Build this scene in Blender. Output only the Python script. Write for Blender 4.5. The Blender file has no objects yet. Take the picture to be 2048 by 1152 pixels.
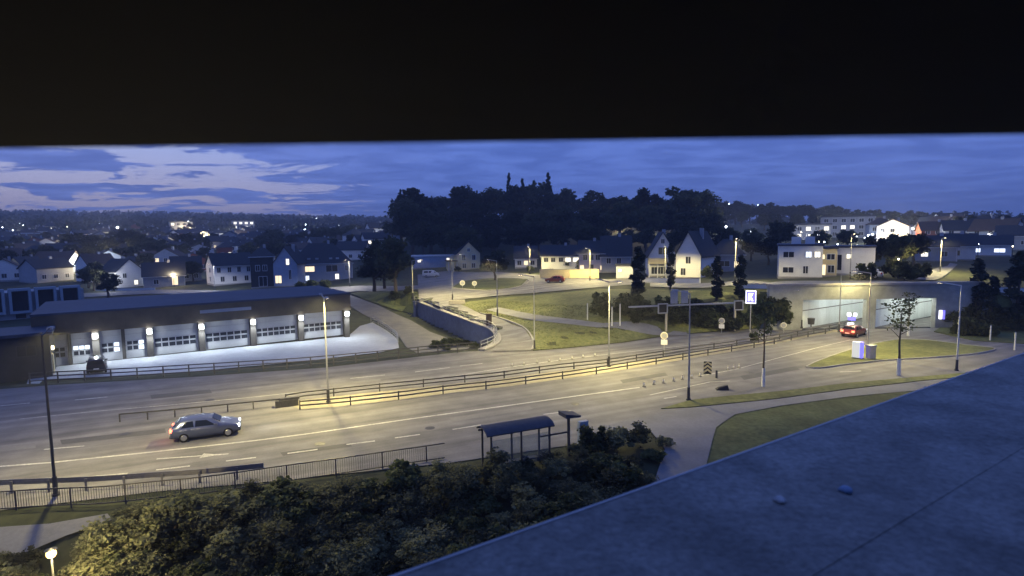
import bpy, math, random
import numpy as np
from mathutils import Vector, Matrix
from mathutils.geometry import delaunay_2d_cdt
random.seed(7)
rnd = random.random
def U(a, b): return a + (b - a) * rnd()
S = bpy.context.scene
COL = S.collection

# ------------------------------------------------------------------ camera
FPX = 1150.0; HCAM = 14.0; PITCH = math.atan(106 / FPX); ROLL = 0.014
_f = np.array([0, math.cos(PITCH), -math.sin(PITCH)])
_u0 = np.array([0, math.sin(PITCH), math.cos(PITCH)])
_r0 = np.array([1.0, 0, 0])
_r = math.cos(ROLL) * _r0 - math.sin(ROLL) * _u0
_u = math.sin(ROLL) * _r0 + math.cos(ROLL) * _u0
CAM = np.array([0, 0, HCAM])
cd = bpy.data.cameras.new('camera'); co = bpy.data.objects.new('camera', cd); COL.objects.link(co)
cd.sensor_width = 36; cd.lens = 36 * FPX / 2048; cd.clip_start = 0.05; cd.clip_end = 9000
cd.dof.use_dof = True; cd.dof.focus_distance = 75; cd.dof.aperture_fstop = 1.3
m = Matrix(((_r[0], _u[0], -_f[0], 0), (_r[1], _u[1], -_f[1], 0), (_r[2], _u[2], -_f[2], HCAM), (0, 0, 0, 1)))
co.matrix_world = m
S.camera = co

# ------------------------------------------------------------------ dusk sky
W = bpy.data.worlds.new('World'); S.world = W; W.use_nodes = True
def build_sky():
    nt = W.node_tree; nt.nodes.clear(); N = nt.nodes.new; L = nt.links.new
    def math_(op, a, b=None, clamp=False):
        n = N('ShaderNodeMath'); n.operation = op; n.use_clamp = clamp
        for i, v in enumerate((a, b)):
            if v is None: continue
            if isinstance(v, (int, float)): n.inputs[i].default_value = v
            else: L(v, n.inputs[i])
        return n.outputs[0]
    def mix(fac, a, b, mode='MIX'):
        n = N('ShaderNodeMix'); n.data_type = 'RGBA'; n.blend_type = mode
        for s, v in ((n.inputs['Factor'], fac), (n.inputs['A'], a), (n.inputs['B'], b)):
            if isinstance(v, (int, float)): s.default_value = v
            elif isinstance(v, tuple): s.default_value = v + (1,)
            else: L(v, s)
        return n.outputs['Result']
    def ramp(v, a, b):
        n = N('ShaderNodeMapRange'); n.interpolation_type = 'SMOOTHSTEP'
        L(v, n.inputs[0]); n.inputs[1].default_value = a; n.inputs[2].default_value = b
        return n.outputs[0]
    tc = N('ShaderNodeTexCoord'); sep = N('ShaderNodeSeparateXYZ'); L(tc.outputs['Generated'], sep.inputs[0])
    x, y, z = sep.outputs
    ez = math_('MAXIMUM', z, 0.0)
    # twilight direction: the sun has set to the left of the view
    saz = math.radians(-46)
    dot = math_('ADD', math_('MULTIPLY', x, math.sin(saz)), math_('MULTIPLY', y, math.cos(saz)))
    glow = ramp(dot, 0.70, 0.995)
    low = math_('SUBTRACT', 1.0, ramp(ez, 0.0, 0.17))
    # clouds on a flat deck
    den = math_('ADD', ez, 0.07)
    cv = N('ShaderNodeCombineXYZ'); L(math_('DIVIDE', x, den), cv.inputs[0]); L(math_('DIVIDE', y, den), cv.inputs[1])
    def noise(scale, detail, rough, dist, off):
        mp = N('ShaderNodeMapping'); L(cv.outputs[0], mp.inputs[0]); mp.inputs['Location'].default_value = off
        mp.inputs['Scale'].default_value = (1.0, 1.25, 1.0); mp.inputs['Rotation'].default_value = (0, 0, 0.25)
        n = N('ShaderNodeTexNoise'); n.inputs['Scale'].default_value = scale; n.inputs['Detail'].default_value = detail
        n.inputs['Roughness'].default_value = rough; n.inputs['Distortion'].default_value = dist
        L(mp.outputs[0], n.inputs['Vector']); return n.outputs['Fac']
    n1 = noise(1.0, 8, 0.60, 0.8, (4.6, 1.1, 0)); n2 = noise(1.7, 6, 0.62, 0.4, (7.4, 2.2, 0))
    # open gaps in the cloud towards the twilight, closed cover away from it
    gapv = math_('ADD', math_('MULTIPLY', n1, 0.75), math_('MULTIPLY', n2, 0.25))
    thr = math_('ADD', gapv, math_('MULTIPLY', glow, 0.145))
    gap = ramp(thr, 0.605, 0.655)
    skyc = mix(glow, (0.10, 0.17, 0.50), (0.30, 0.37, 0.64))
    skyc = mix(math_('MULTIPLY', low, glow), skyc, (0.44, 0.36, 0.38))
    cld = mix(glow, (0.060, 0.110, 0.38), (0.075, 0.115, 0.36))
    cld2 = mix(glow, (0.096, 0.165, 0.51), (0.13, 0.19, 0.52))
    cld = mix(ramp(n2, 0.36, 0.66), cld, cld2)
    col = mix(gap, cld, skyc)
    # the physical twilight sky underneath
    st = N('ShaderNodeTexSky'); st.sky_type = 'NISHITA'; st.sun_disc = False
    st.sun_elevation = math.radians(-2.0); st.sun_rotation = math.radians(-42); st.ozone_density = 4.0; st.dust_density = 0.6
    col = mix(0.05, col, st.outputs[0], 'ADD')
    below = ramp(z, -0.02, 0.0)
    col = mix(below, (0.010, 0.013, 0.022), col)
    bg = N('ShaderNodeBackground'); bg.inputs[1].default_value = 1.32; L(col, bg.inputs[0])
    out = N('ShaderNodeOutputWorld'); L(bg.outputs[0], out.inputs[0])
build_sky()
S.view_settings.view_transform = 'Standard'; S.view_settings.look = 'None'
S.view_settings.gamma = 1.0; S.view_settings.exposure = 0.2; S.view_settings.use_curve_mapping = False
S.cycles.use_denoising = True
S.cycles.max_bounces = 6; S.cycles.diffuse_bounces = 3; S.cycles.glossy_bounces = 3; S.cycles.transmission_bounces = 4
S.cycles.sample_clamp_indirect = 4.0; S.cycles.caustics_reflective = False; S.cycles.caustics_refractive = False
S.cycles.use_light_tree = True

# ------------------------------------------------------------------ materials
MATS = {}
def mat(name, col, rough=0.7, var=0.12, scale=3.0, metal=0.0, bump=0.0, spec=0.3, col2=None, detail=5, alpha=None, stretch=None, big=0.0):
    mt = bpy.data.materials.new(name); mt.use_nodes = True; nt = mt.node_tree; b = nt.nodes['Principled BSDF']
    N = nt.nodes.new; L = nt.links.new
    b.inputs['Roughness'].default_value = rough; b.inputs['Metallic'].default_value = metal
    b.inputs['Specular IOR Level'].default_value = spec
    geo = N('ShaderNodeNewGeometry'); mp = N('ShaderNodeMapping'); L(geo.outputs['Position'], mp.inputs[0])
    if stretch: mp.inputs['Scale'].default_value = stretch
    n = N('ShaderNodeTexNoise'); n.inputs['Scale'].default_value = scale; n.inputs['Detail'].default_value = detail
    n.inputs['Roughness'].default_value = 0.65
    L(mp.outputs[0], n.inputs['Vector'])
    mx = N('ShaderNodeMix'); mx.data_type = 'RGBA'
    c2 = col2 or tuple(min(1, c * (1 + var)) for c in col)
    mx.inputs['A'].default_value = tuple(c * (1 - var) for c in col) + (1,); mx.inputs['B'].default_value = c2 + (1,)
    mr = N('ShaderNodeMapRange'); mr.inputs[1].default_value = 0.3; mr.inputs[2].default_value = 0.7
    L(n.outputs['Fac'], mr.inputs[0]); L(mr.outputs[0], mx.inputs['Factor'])
    res = mx.outputs['Result']
    if big:
        n3 = N('ShaderNodeTexNoise'); n3.inputs['Scale'].default_value = scale * 0.09; n3.inputs['Detail'].default_value = 3
        L(mp.outputs[0], n3.inputs['Vector'])
        r3 = N('ShaderNodeMapRange'); r3.inputs[1].default_value = 0.35; r3.inputs[2].default_value = 0.65; r3.inputs[3].default_value = 1 - big; r3.inputs[4].default_value = 1 + big
        L(n3.outputs['Fac'], r3.inputs[0])
        m3 = N('ShaderNodeVectorMath'); m3.operation = 'SCALE'; L(res, m3.inputs[0]); L(r3.outputs[0], m3.inputs['Scale']); res = m3.outputs[0]
    L(res, b.inputs['Base Color'])
    if bump:
        bp = N('ShaderNodeBump'); bp.inputs['Strength'].default_value = bump; bp.inputs['Distance'].default_value = 0.05
        L(n.outputs['Fac'], bp.inputs['Height']); L(bp.outputs[0], b.inputs['Normal'])
    MATS[name] = mt; return mt
def emat(name, col, strength, sample=False):
    mt = bpy.data.materials.new(name); mt.use_nodes = True; nt = mt.node_tree; b = nt.nodes['Principled BSDF']
    b.inputs['Base Color'].default_value = tuple(min(1, c * 0.8) for c in col) + (1,)
    b.inputs['Emission Color'].default_value = col + (1,); b.inputs['Emission Strength'].default_value = strength
    if not sample: mt.cycles.emission_sampling = 'NONE'
    MATS[name] = mt; return mt
mat('asphalt', (0.155, 0.150, 0.148), 0.78, 0.10, 6.0, bump=0.10, big=0.14)
mat('asphalt_dark', (0.115, 0.112, 0.115), 0.8, 0.12, 6.0, bump=0.10, big=0.14)
mat('path_asphalt', (0.16, 0.16, 0.165), 0.8, 0.12, 5.0, bump=0.1, big=0.12)
mat('wheel_track', (0.12, 0.115, 0.112), 0.75, 0.14, 2.5, big=0.2)
mat('concrete', (0.30, 0.29, 0.27), 0.85, 0.14, 2.0, bump=0.15, big=0.15)
mat('yard_concrete', (0.34, 0.35, 0.36), 0.8, 0.10, 1.5, bump=0.1, big=0.12)
mat('wall_concrete', (0.155, 0.165, 0.20), 0.85, 0.16, 1.2, bump=0.2, big=0.2)
mat('portal_concrete', (0.27, 0.28, 0.265), 0.85, 0.2, 0.9, bump=0.2, big=0.2)
mat('tunnel_panel', (0.62, 0.66, 0.66), 0.5, 0.10, 0.6, big=0.2, stretch=(1, 1, 0.25))
mat('grass', (0.072, 0.092, 0.030), 0.95, 0.30, 2.5, bump=0.4, col2=(0.115, 0.125, 0.048), big=0.3)
mat('dry_grass', (0.098, 0.112, 0.038), 0.95, 0.30, 2.0, bump=0.4, col2=(0.16, 0.165, 0.064), big=0.3)
mat('terrain', (0.030, 0.038, 0.020), 0.98, 0.35, 0.8, bump=0.4, col2=(0.055, 0.060, 0.028), big=0.3)
mat('paint', (0.46, 0.45, 0.41), 0.6, 0.45, 7.0, big=0.2, col2=(0.66, 0.64, 0.57))
mat('galv', (0.34, 0.34, 0.33), 0.45, 0.12, 5.0, metal=0.35, spec=0.5)
mat('pole_white', (0.62, 0.62, 0.60), 0.5, 0.1, 5.0)
mat('pole_dark', (0.055, 0.055, 0.055), 0.5, 0.15, 5.0)
mat('rail_steel', (0.075, 0.072, 0.068), 0.55, 0.2, 6.0, metal=0.2)
mat('guard_steel', (0.17, 0.17, 0.18), 0.45, 0.15, 4.0, metal=0.5, spec=0.5)
mat('leaf_a', (0.040, 0.052, 0.020), 0.7, 0.35, 0.9, col2=(0.085, 0.10, 0.040), detail=2)
mat('leaf_b', (0.040, 0.046, 0.022), 0.75, 0.35, 0.4, col2=(0.078, 0.082, 0.038), detail=2)
mat('leaf_shrub', (0.095, 0.105, 0.052), 0.85, 0.35, 1.1, col2=(0.18, 0.185, 0.098), detail=3)
mat('leaf_olive', (0.095, 0.102, 0.052), 0.85, 0.35, 1.1, col2=(0.165, 0.165, 0.09), detail=3)
mat('needle', (0.020, 0.028, 0.016), 0.8, 0.3, 0.5, col2=(0.038, 0.048, 0.026), detail=2)
def translucent(names, amt):
    for nme in names:
        nt = MATS[nme].node_tree; b = nt.nodes['Principled BSDF']; src = b.inputs['Base Color'].links[0].from_socket
        tr = nt.nodes.new('ShaderNodeBsdfTranslucent'); nt.links.new(src, tr.inputs[0]); mx = nt.nodes.new('ShaderNodeMixShader'); mx.inputs[0].default_value = amt
        out = [n for n in nt.nodes if n.type == 'OUTPUT_MATERIAL'][0]
        nt.links.new(b.outputs[0], mx.inputs[1]); nt.links.new(tr.outputs[0], mx.inputs[2]); nt.links.new(mx.outputs[0], out.inputs[0])
translucent(('leaf_a', 'leaf_b', 'leaf_shrub', 'leaf_olive'), 0.45)
def vary(names, lo, hi):
    # every plant its own shade
    for nme in names:
        nt = MATS[nme].node_tree; b = nt.nodes['Principled BSDF']; src = b.inputs['Base Color'].links[0].from_socket
        oi = nt.nodes.new('ShaderNodeObjectInfo'); mr = nt.nodes.new('ShaderNodeMapRange'); mr.inputs[3].default_value = lo; mr.inputs[4].default_value = hi
        nt.links.new(oi.outputs['Random'], mr.inputs[0]); v = nt.nodes.new('ShaderNodeVectorMath'); v.operation = 'SCALE'; nt.links.new(src, v.inputs[0]); nt.links.new(mr.outputs[0], v.inputs['Scale'])
        for l in list(nt.links):
            if l.from_socket == src and l.to_node != v: nt.links.new(v.outputs[0], l.to_socket)
vary(('leaf_a', 'leaf_b', 'leaf_shrub', 'leaf_olive'), 0.45, 1.6)
mat('bark', (0.075, 0.062, 0.050), 0.9, 0.3, 3.0, bump=0.3)
mat('far_wood', (0.022, 0.030, 0.020), 0.95, 0.35, 0.06, col2=(0.040, 0.050, 0.034))
mat('roof_felt', (0.20, 0.20, 0.185), 0.9, 0.30, 22.0, bump=0.5, big=0.24)
mat('trim_metal', (0.34, 0.35, 0.36), 0.4, 0.15, 6.0, metal=0.4)
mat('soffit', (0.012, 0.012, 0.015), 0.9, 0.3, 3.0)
mat('facade', (0.22, 0.22, 0.23), 0.8, 0.12, 1.2, bump=0.1)
mat('white_wall', (0.66, 0.66, 0.64), 0.75, 0.07, 0.8, big=0.08)
mat('white_board', (0.70, 0.69, 0.66), 0.7, 0.08, 3.0, stretch=(0.05, 0.05, 6.0), bump=0.15)
mat('cream_wall', (0.62, 0.52, 0.30), 0.75, 0.08, 1.0, big=0.1)
mat('pink_wall', (0.62, 0.50, 0.45), 0.75, 0.08, 1.0, big=0.1)
mat('blue_wall', (0.32, 0.37, 0.45), 0.75, 0.1, 1.0, big=0.1)
mat('grey_wall', (0.32, 0.33, 0.35), 0.75, 0.1, 1.0, big=0.1)
mat('dark_wall', (0.035, 0.035, 0.038), 0.7, 0.2, 1.0, big=0.1)
mat('red_wall', (0.22, 0.07, 0.05), 0.75, 0.1, 1.0, big=0.1)
mat('roof_tile', (0.040, 0.042, 0.046), 0.8, 0.2, 3.0, bump=0.3)
mat('roof_brown', (0.085, 0.060, 0.045), 0.8, 0.2, 2.0, bump=0.2)
mat('roof_membrane', (0.050, 0.056, 0.075), 0.6, 0.15, 0.6, big=0.2)
mat('brown_clad', (0.115, 0.088, 0.055), 0.75, 0.18, 0.7, bump=0.15, big=0.2)
mat('door_white', (0.44, 0.445, 0.44), 0.55, 0.05, 1.5, big=0.05)
mat('pillar', (0.070, 0.062, 0.052), 0.8, 0.2, 2.0, bump=0.2)
mat('window_dark', (0.020, 0.024, 0.032), 0.12, 0.3, 0.7, spec=0.6)
mat('frame_white', (0.68, 0.68, 0.66), 0.6, 0.05, 3.0)
mat('frame_dark', (0.05, 0.05, 0.055), 0.5, 0.1, 3.0)
mat('black', (0.012, 0.012, 0.013), 0.6, 0.2, 5.0)
mat('rubber', (0.015, 0.015, 0.016), 0.85, 0.2, 8.0)
mat('car_silver', (0.12, 0.14, 0.22), 0.28, 0.03, 4.0, metal=0.55, spec=0.6)
mat('car_dark', (0.030, 0.032, 0.050), 0.25, 0.05, 4.0, metal=0.3, spec=0.6)
mat('car_red', (0.16, 0.035, 0.025), 0.3, 0.05, 4.0, metal=0.2, spec=0.6)
mat('car_white', (0.62, 0.61, 0.57), 0.3, 0.05, 4.0, spec=0.6)
mat('glass', (0.012, 0.015, 0.022), 0.18, 0.2, 2.0, spec=0.3)
mat('rim', (0.38, 0.38, 0.40), 0.35, 0.1, 8.0, metal=0.8)
mat('shelter_roof', (0.075, 0.075, 0.08), 0.7, 0.15, 3.0, metal=0.3)
mat('shelter_glass', (0.75, 0.80, 0.80), 0.08, 0.05, 2.0, spec=0.5); MATS['shelter_glass'].node_tree.nodes['Principled BSDF'].inputs['Transmission Weight'].default_value = 0.9; MATS['shelter_glass'].node_tree.nodes['Principled BSDF'].inputs['IOR'].default_value = 1.05
mat('sign_white', (0.75, 0.74, 0.70), 0.5, 0.05, 5.0)
mat('sign_red', (0.50, 0.03, 0.02), 0.5, 0.05, 5.0)
mat('sign_yellow', (0.72, 0.62, 0.30), 0.5, 0.05, 5.0)
mat('sign_grey', (0.30, 0.31, 0.33), 0.6, 0.1, 4.0)
mat('beige', (0.45, 0.41, 0.32), 0.7, 0.1, 3.0)
mat('orange', (0.62, 0.25, 0.09), 0.6, 0.1, 4.0)
mat('pale_blue', (0.26, 0.32, 0.38), 0.6, 0.08, 3.0)
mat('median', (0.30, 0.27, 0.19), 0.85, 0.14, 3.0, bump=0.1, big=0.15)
mat('patch', (0.092, 0.090, 0.090), 0.8, 0.14, 5.0, bump=0.1, big=0.1)
mat('patch_pale', (0.185, 0.18, 0.172), 0.8, 0.12, 5.0, bump=0.1, big=0.1)
mat('stone', (0.40, 0.41, 0.42), 0.85, 0.25, 30.0, bump=0.3)
mat('litter', (0.16, 0.24, 0.36), 0.6, 0.15, 20.0)
emat('lit_warm', (1.0, 0.78, 0.46), 1.3); emat('lit_white', (1.0, 0.92, 0.72), 1.5); emat('lit_cool', (0.80, 0.88, 1.0), 1.4)
emat('lit_dim', (1.0, 0.78, 0.48), 0.7)
emat('lamp_cool', (0.88, 0.94, 1.0), 30.0); emat('lamp_warm', (1.0, 0.80, 0.45), 14.0); emat('lamp_flame', (1.0, 0.64, 0.20), 1.8)
emat('dot_warm', (1.0, 0.86, 0.55), 14.0); emat('dot_cool', (0.85, 0.92, 1.0), 14.0)
emat('tail_red', (1.0, 0.12, 0.06), 7.0); emat('head_white', (0.85, 0.90, 1.0), 9.0)
emat('sign_blue', (0.18, 0.16, 0.95), 1.3); emat('sign_lit', (0.90, 0.90, 1.0), 2.2); emat('tube_light', (0.93, 1.0, 0.92), 9.0, True)
emat('box_lit', (0.95, 0.95, 0.85), 0.45)
M = MATS

# ------------------------------------------------------------------ mesh helpers
class MB:
    def __init__(s): s.v = []; s.f = []
    def quad(s, a, b, c, d):
        n = len(s.v); s.v += [tuple(a), tuple(b), tuple(c), tuple(d)]; s.f.append((n, n + 1, n + 2, n + 3)); return s
    def poly(s, pts):
        n = len(s.v); s.v += [tuple(p) for p in pts]; s.f.append(tuple(range(n, n + len(pts)))); return s
    def hexa(s, p):   # 8 points: bottom 0-3 ccw, top 4-7
        n = len(s.v); s.v += [tuple(q) for q in p]
        for q in ((3, 2, 1, 0), (4, 5, 6, 7), (0, 1, 5, 4), (1, 2, 6, 5), (2, 3, 7, 6), (3, 0, 4, 7)): s.f.append(tuple(n + i for i in q))
        return s
    def box(s, x0, x1, y0, y1, z0, z1):
        return s.hexa([(x0, y0, z0), (x1, y0, z0), (x1, y1, z0), (x0, y1, z0), (x0, y0, z1), (x1, y0, z1), (x1, y1, z1), (x0, y1, z1)])
    def bar(s, a, b, w, h=None):   # rectangular bar between two points
        a = Vector(a); b = Vector(b); d = (b - a)
        if d.length < 1e-6: return s
        d.normalize(); h = h or w
        side = d.cross(Vector((0, 0, 1)))
        if side.length < 1e-3: side = Vector((1, 0, 0))
        side.normalize(); up = side.cross(d); sw = side * w / 2; uh = up * h / 2
        return s.hexa([a - sw - uh, a + sw - uh, b + sw - uh, b - sw - uh, a - sw + uh, a + sw + uh, b + sw + uh, b - sw + uh])
    def tube(s, a, b, r0, r1=None, n=8, cap=True):
        a = Vector(a); b = Vector(b); r1 = r0 if r1 is None else r1
        d = (b - a).normalized(); p = d.orthogonal().normalized(); q = d.cross(p); k = len(s.v)
        for c, r in ((a, r0), (b, r1)):
            for i in range(n):
                t = 2 * math.pi * i / n; s.v.append(tuple(c + (p * math.cos(t) + q * math.sin(t)) * r))
        for i in range(n): s.f.append((k + i, k + (i + 1) % n, k + n + (i + 1) % n, k + n + i))
        if cap: s.f.append(tuple(k + i for i in reversed(range(n)))); s.f.append(tuple(k + n + i for i in range(n)))
        return s
    def prism(s, poly, z0, z1):   # poly ccw list of xy
        n = len(poly); k = len(s.v)
        s.v += [(x, y, z0) for x, y in poly] + [(x, y, z1) for x, y in poly]
        s.f.append(tuple(k + i for i in reversed(range(n)))); s.f.append(tuple(k + n + i for i in range(n)))
        for i in range(n): s.f.append((k + i, k + (i + 1) % n, k + n + (i + 1) % n, k + n + i))
        return s
    def extr(s, prof, y0, y1):    # prof list of (x,z), extruded along y
        n = len(prof); k = len(s.v)
        s.v += [(x, y0, z) for x, z in prof] + [(x, y1, z) for x, z in prof]
        s.f.append(tuple(k + i for i in range(n))); s.f.append(tuple(k + n + i for i in reversed(range(n))))
        for i in range(n): s.f.append((k + (i + 1) % n, k + i, k + n + i, k + n + (i + 1) % n))
        return s
    def sphere(s, c, r, nu=8, nv=5, sz=1.0):
        k = len(s.v)
        for j in range(nv + 1):
            ph = math.pi * j / nv
            for i in range(nu):
                t = 2 * math.pi * i / nu
                s.v.append((c[0] + r * math.sin(ph) * math.cos(t), c[1] + r * math.sin(ph) * math.sin(t), c[2] + r * sz * math.cos(ph)))
        for j in range(nv):
            for i in range(nu): s.f.append((k + j * nu + i, k + (j + 1) * nu + i, k + (j + 1) * nu + (i + 1) % nu, k + j * nu + (i + 1) % nu))
        return s
    def mesh(s, name, m):
        me = bpy.data.meshes.new(name); me.from_pydata(s.v, [], s.f)
        me.materials.append(m if not isinstance(m, str) else M[m]); me.update(); return me
    def build(s, name, m, parent=None, smooth=False):
        o = bpy.data.objects.new(name, s.mesh(name, m)); COL.objects.link(o)
        if parent: o.parent = parent
        if smooth:
            for p in o.data.polygons: p.use_smooth = True
        return o
def tag(o, label=None, cat=None, group=None, kind=None):
    if label: o['label'] = label
    if cat: o['category'] = cat
    if group: o['group'] = group
    if kind: o['kind'] = kind
    return o
def thing(name, label, cat, loc=(0, 0, 0), rz=0.0, group=None):
    o = bpy.data.objects.new(name, None); COL.objects.link(o); o.location = loc; o.rotation_euler = (0, 0, rz); o.empty_display_size = 0.3
    return tag(o, label, cat, group)
def copy_tree(o, parent=None, loc=None, rz=None, sc=None, label=None):
    c = o.copy(); COL.objects.link(c); c.parent = parent
    if loc is not None: c.location = loc
    if rz is not None: c.rotation_euler = (0, 0, rz)
    if sc is not None: c.scale = (sc, sc, sc) if isinstance(sc, (int, float)) else sc
    if label: c['label'] = label
    for ch in list(o.children): copy_tree(ch, c)
    return c
def share(name, me, parent=None, loc=(0, 0, 0), rz=0.0):
    o = bpy.data.objects.new(name, me); COL.objects.link(o); o.location = loc; o.rotation_euler = (0, 0, rz)
    if parent: o.parent = parent
    return o

# ------------------------------------------------------------------ terrain
def ray(px, py):
    return _f + (px - 1024) / FPX * _r + (576 - py) / FPX * _u
def G(px, py, z=0.0):
    d = ray(px, py); t = (z - HCAM) / d[2]; p = CAM + t * d
    return Vector((p[0], p[1], p[2]))
def poly_sd(poly, x, y):
    """signed distance to polygon, positive outside"""
    p = np.array(poly, float); q = np.roll(p, -1, 0); best = np.full(x.shape, 1e18); ins = np.zeros(x.shape, bool)
    for (ax, ay), (bx, by) in zip(p, q):
        ex, ey = bx - ax, by - ay; l2 = ex * ex + ey * ey + 1e-9
        t = np.clip(((x - ax) * ex + (y - ay) * ey) / l2, 0, 1)
        best = np.minimum(best, (x - ax - t * ex) ** 2 + (y - ay - t * ey) ** 2)
        c = ((ay > y) != (by > y)); xi = ax + (y - ay) * ex / (ey if abs(ey) > 1e-9 else 1e-9)
        ins ^= c & (x < xi)
    d = np.sqrt(best); return np.where(ins, -d, d)
def sm(t): t = np.clip(t, 0, 1); return t * t * (3 - 2 * t)

WALL3 = [(829, 605, 1.1), (840, 606, 1.0), (870, 618, .8), (910, 633, .5), (950, 648, .25), (983, 661, .05), (994, 676, 0), (988, 690, 0), (962, 702, 0)]
WALLP = [G(*w) for w in WALL3]
PORT_Y = 81.0; PORT_X0, PORT_X1 = 37.0, 66.0
# motorway apron, level 0 (world metres, counter-clockwise from the near left)
MOTOR = [(-100, 0), (-27, 29.0), (-20, 31.0), (-14.7, 32.0), (-4, 34.5), (6, 38), (14, 41.5), (22, 45), (40, 51), (80, 60), (110, 64), (110, 72), (68, 78), (66, 80.9), (36.5, 80.9)]
MOTOR += [tuple(G(*q)[:2]) for q in ((1520, 657), (1450, 662), (1340, 671), (1250, 685), (1130, 697), (1066, 702), (1060, 688), (1000, 678))]
MOTOR += [(w.x + .4, w.y) for w in WALLP[-3:]] + [tuple(G(*q)[:2]) for q in ((930, 703), (840, 713), (650, 735), (400, 753), (90, 771))] + [(-100, 35)]
CUT = [(w.x, w.y) for w in WALLP] + [tuple(G(*q)[:2]) for q in ((915, 700), (840, 708), (650, 731), (400, 749), (90, 766))] + [(-110, 40), (-140, 60), (-140, 118), (-62, 140), (-40, 138), (-23, 124)]

P3 = [(900, 570, 3), (1000, 548, 3.5), (830, 555, 2.5), (905, 602, 1.8), (995, 632, .9), (1050, 650, .5), (1100, 640, 1.1), (1200, 615, 2.4), (1200, 580, 3.4),
      (1300, 570, 4), (1420, 573, 5), (1600, 553, 5.8), (1345, 550, 4.5), (1450, 540, 5), (1180, 550, 4.3), (935, 540, 3.5), (465, 567, 1), (640, 562, 1.2), (640, 578, .8),
      (770, 582, 1.2), (250, 575, 0), (75, 610, -1), (1900, 540, 6.6), (1700, 550, 6.5), (1300, 620, 2.5), (1400, 630, 2.5), (1480, 625, 3.2)]
CP = [tuple(G(*q)) for q in P3]
CP += [(34, 84, 4.6), (40, 82, 6), (46, 82, 6), (52, 82, 6), (58, 82, 6), (66, 82, 5.5), (75, 82, 4), (100, 82, 4), (36, 92, 6), (50, 92, 6.2), (64, 92, 6.2)]
CP += [(x, y + (-1 if x < 90 else 0), 0) for x, y in MOTOR[:10]] + [(-60, 8, -1.5), (-30, 22, -2.2), (-20, 24, -2.2), (-10, 25, -2), (0, 26, -1.5), (10, 28, -1), (24, 34, -.4), (40, 44, -.2), (70, 52, 0),
       (-40, 0, -4), (-20, 5, -4), (0, 0, -4), (20, 10, -3), (40, 20, -1.5), (-100, -30, -4), (0, -40, -4), (100, -30, -3), (100, 40, 0), (160, 60, 2), (-160, 30, -2), (-200, 100, -2), (160, 110, 6)]
def pol(az, d, z): a = math.radians(az); CP.append((d * math.sin(a), d * math.cos(a), z))
for az in (-75, -60, -48, -38, -28, -18):
    for d, z in ((280, 4), (450, 12), (700, 26), (1100, 46), (1500, 68 if az < -20 else 56), (2600, 50)): pol(az, d, z)
for az in (-8, 2, 10, 17):
    for d, z in ((200, 8), (240, 13), (280, 18), (350, 18), (600, 18), (1500, 45), (2600, 60)): pol(az, d, z)
for az in (25, 33, 41, 52, 70):
    for d, z in ((160, 7), (210, 8), (300, 12.5 if az < 38 else 10), (450, 20 if az < 36 else 10), (700, 20), (1500, 30), (2600, 50)): pol(az, d, z)
pol(-13, 230, 5)
CPA = np.array(CP)
def _rbf():
    n = len(CPA); xy = CPA[:, :2]; D = np.sqrt(((xy[:, None] - xy[None]) ** 2).sum(-1) + 4.0)
    A = np.zeros((n + 1, n + 1)); A[:n, :n] = D; A[:n, n] = 1; A[n, :n] = 1
    A[:n, :n] -= np.eye(n) * 0.5
    return np.linalg.solve(A, np.append(CPA[:, 2], 0))
RW = _rbf()
def terr(x, y):
    x = np.atleast_1d(np.asarray(x, float)); y = np.atleast_1d(np.asarray(y, float)); sh = x.shape; x = x.ravel(); y = y.ravel()
    z = np.empty(x.shape)
    for i in range(0, len(x), 20000):
        k = slice(i, i + 20000); z[k] = np.sqrt((x[k, None] - CPA[None, :, 0]) ** 2 + (y[k, None] - CPA[None, :, 1]) ** 2 + 4.0) @ RW[:-1] + RW[-1]
    sd = poly_sd(MOTOR, x, y)
    inp = sm((x - (PORT_X0 - 7)) / 6) * sm((PORT_X1 + 7 - x) / 6) * (y > 60)
    w = 0.35 * inp + 5.0 * (1 - inp)
    z = z * sm((sd - 0.3 * (1 - inp)) / w)
    # the sunken yard and lower road
    low = -1.5 - 0.9 * np.exp(-((x + 8) ** 2 + (y - 88) ** 2) / 18.0 ** 2) + 2.6 * sm((y - 108) / 35) * sm((x + 75) / 30)
    sk = poly_sd(CUT, x, y)
    nearw = sm((x + 30) / 8) * sm((y - 76) / 5) * (y < 122)
    wk = 0.4 * nearw + (3.0 + 5 * (y > 115)) * (1 - nearw)
    inside = sk < 0
    # inside: full depth except a grass slope along the fence side
    edge = np.where(nearw > .5, 1.0, sm(-sk / 3.2))
    z = np.where(inside, z * (1 - edge) + low * edge, z)
    return z.reshape(sh)
def tz(x, y): return float(terr(x, y)[0])
def T(px, py, off=0.0):
    """where the ray through a photo pixel meets the ground"""
    d = ray(px, py); ts = 18 * 1.03 ** np.arange(170); pts = CAM[None] + ts[:, None] * d[None]
    below = pts[:, 2] < terr(pts[:, 0], pts[:, 1])
    if not below.any(): return G(px, py, 0) if d[2] < -0.002 else Vector(tuple(CAM + 900 * d))
    i = int(np.argmax(below)); a, b = ts[max(0, i - 1)], ts[i]
    for _ in range(2):
        tt = np.linspace(a, b, 40); pts = CAM[None] + tt[:, None] * d[None]; bl = pts[:, 2] < terr(pts[:, 0], pts[:, 1]); bl[-1] = True
        i = int(np.argmax(bl)); a, b = tt[max(0, i - 1)], tt[i]
    p = CAM + b * d; return Vector((p[0], p[1], tz(p[0], p[1]) + off))
def depth(p): return float((np.array(p) - CAM) @ _f)
def mpp(p): return depth(p) / FPX      # metres per photo pixel at p

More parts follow.
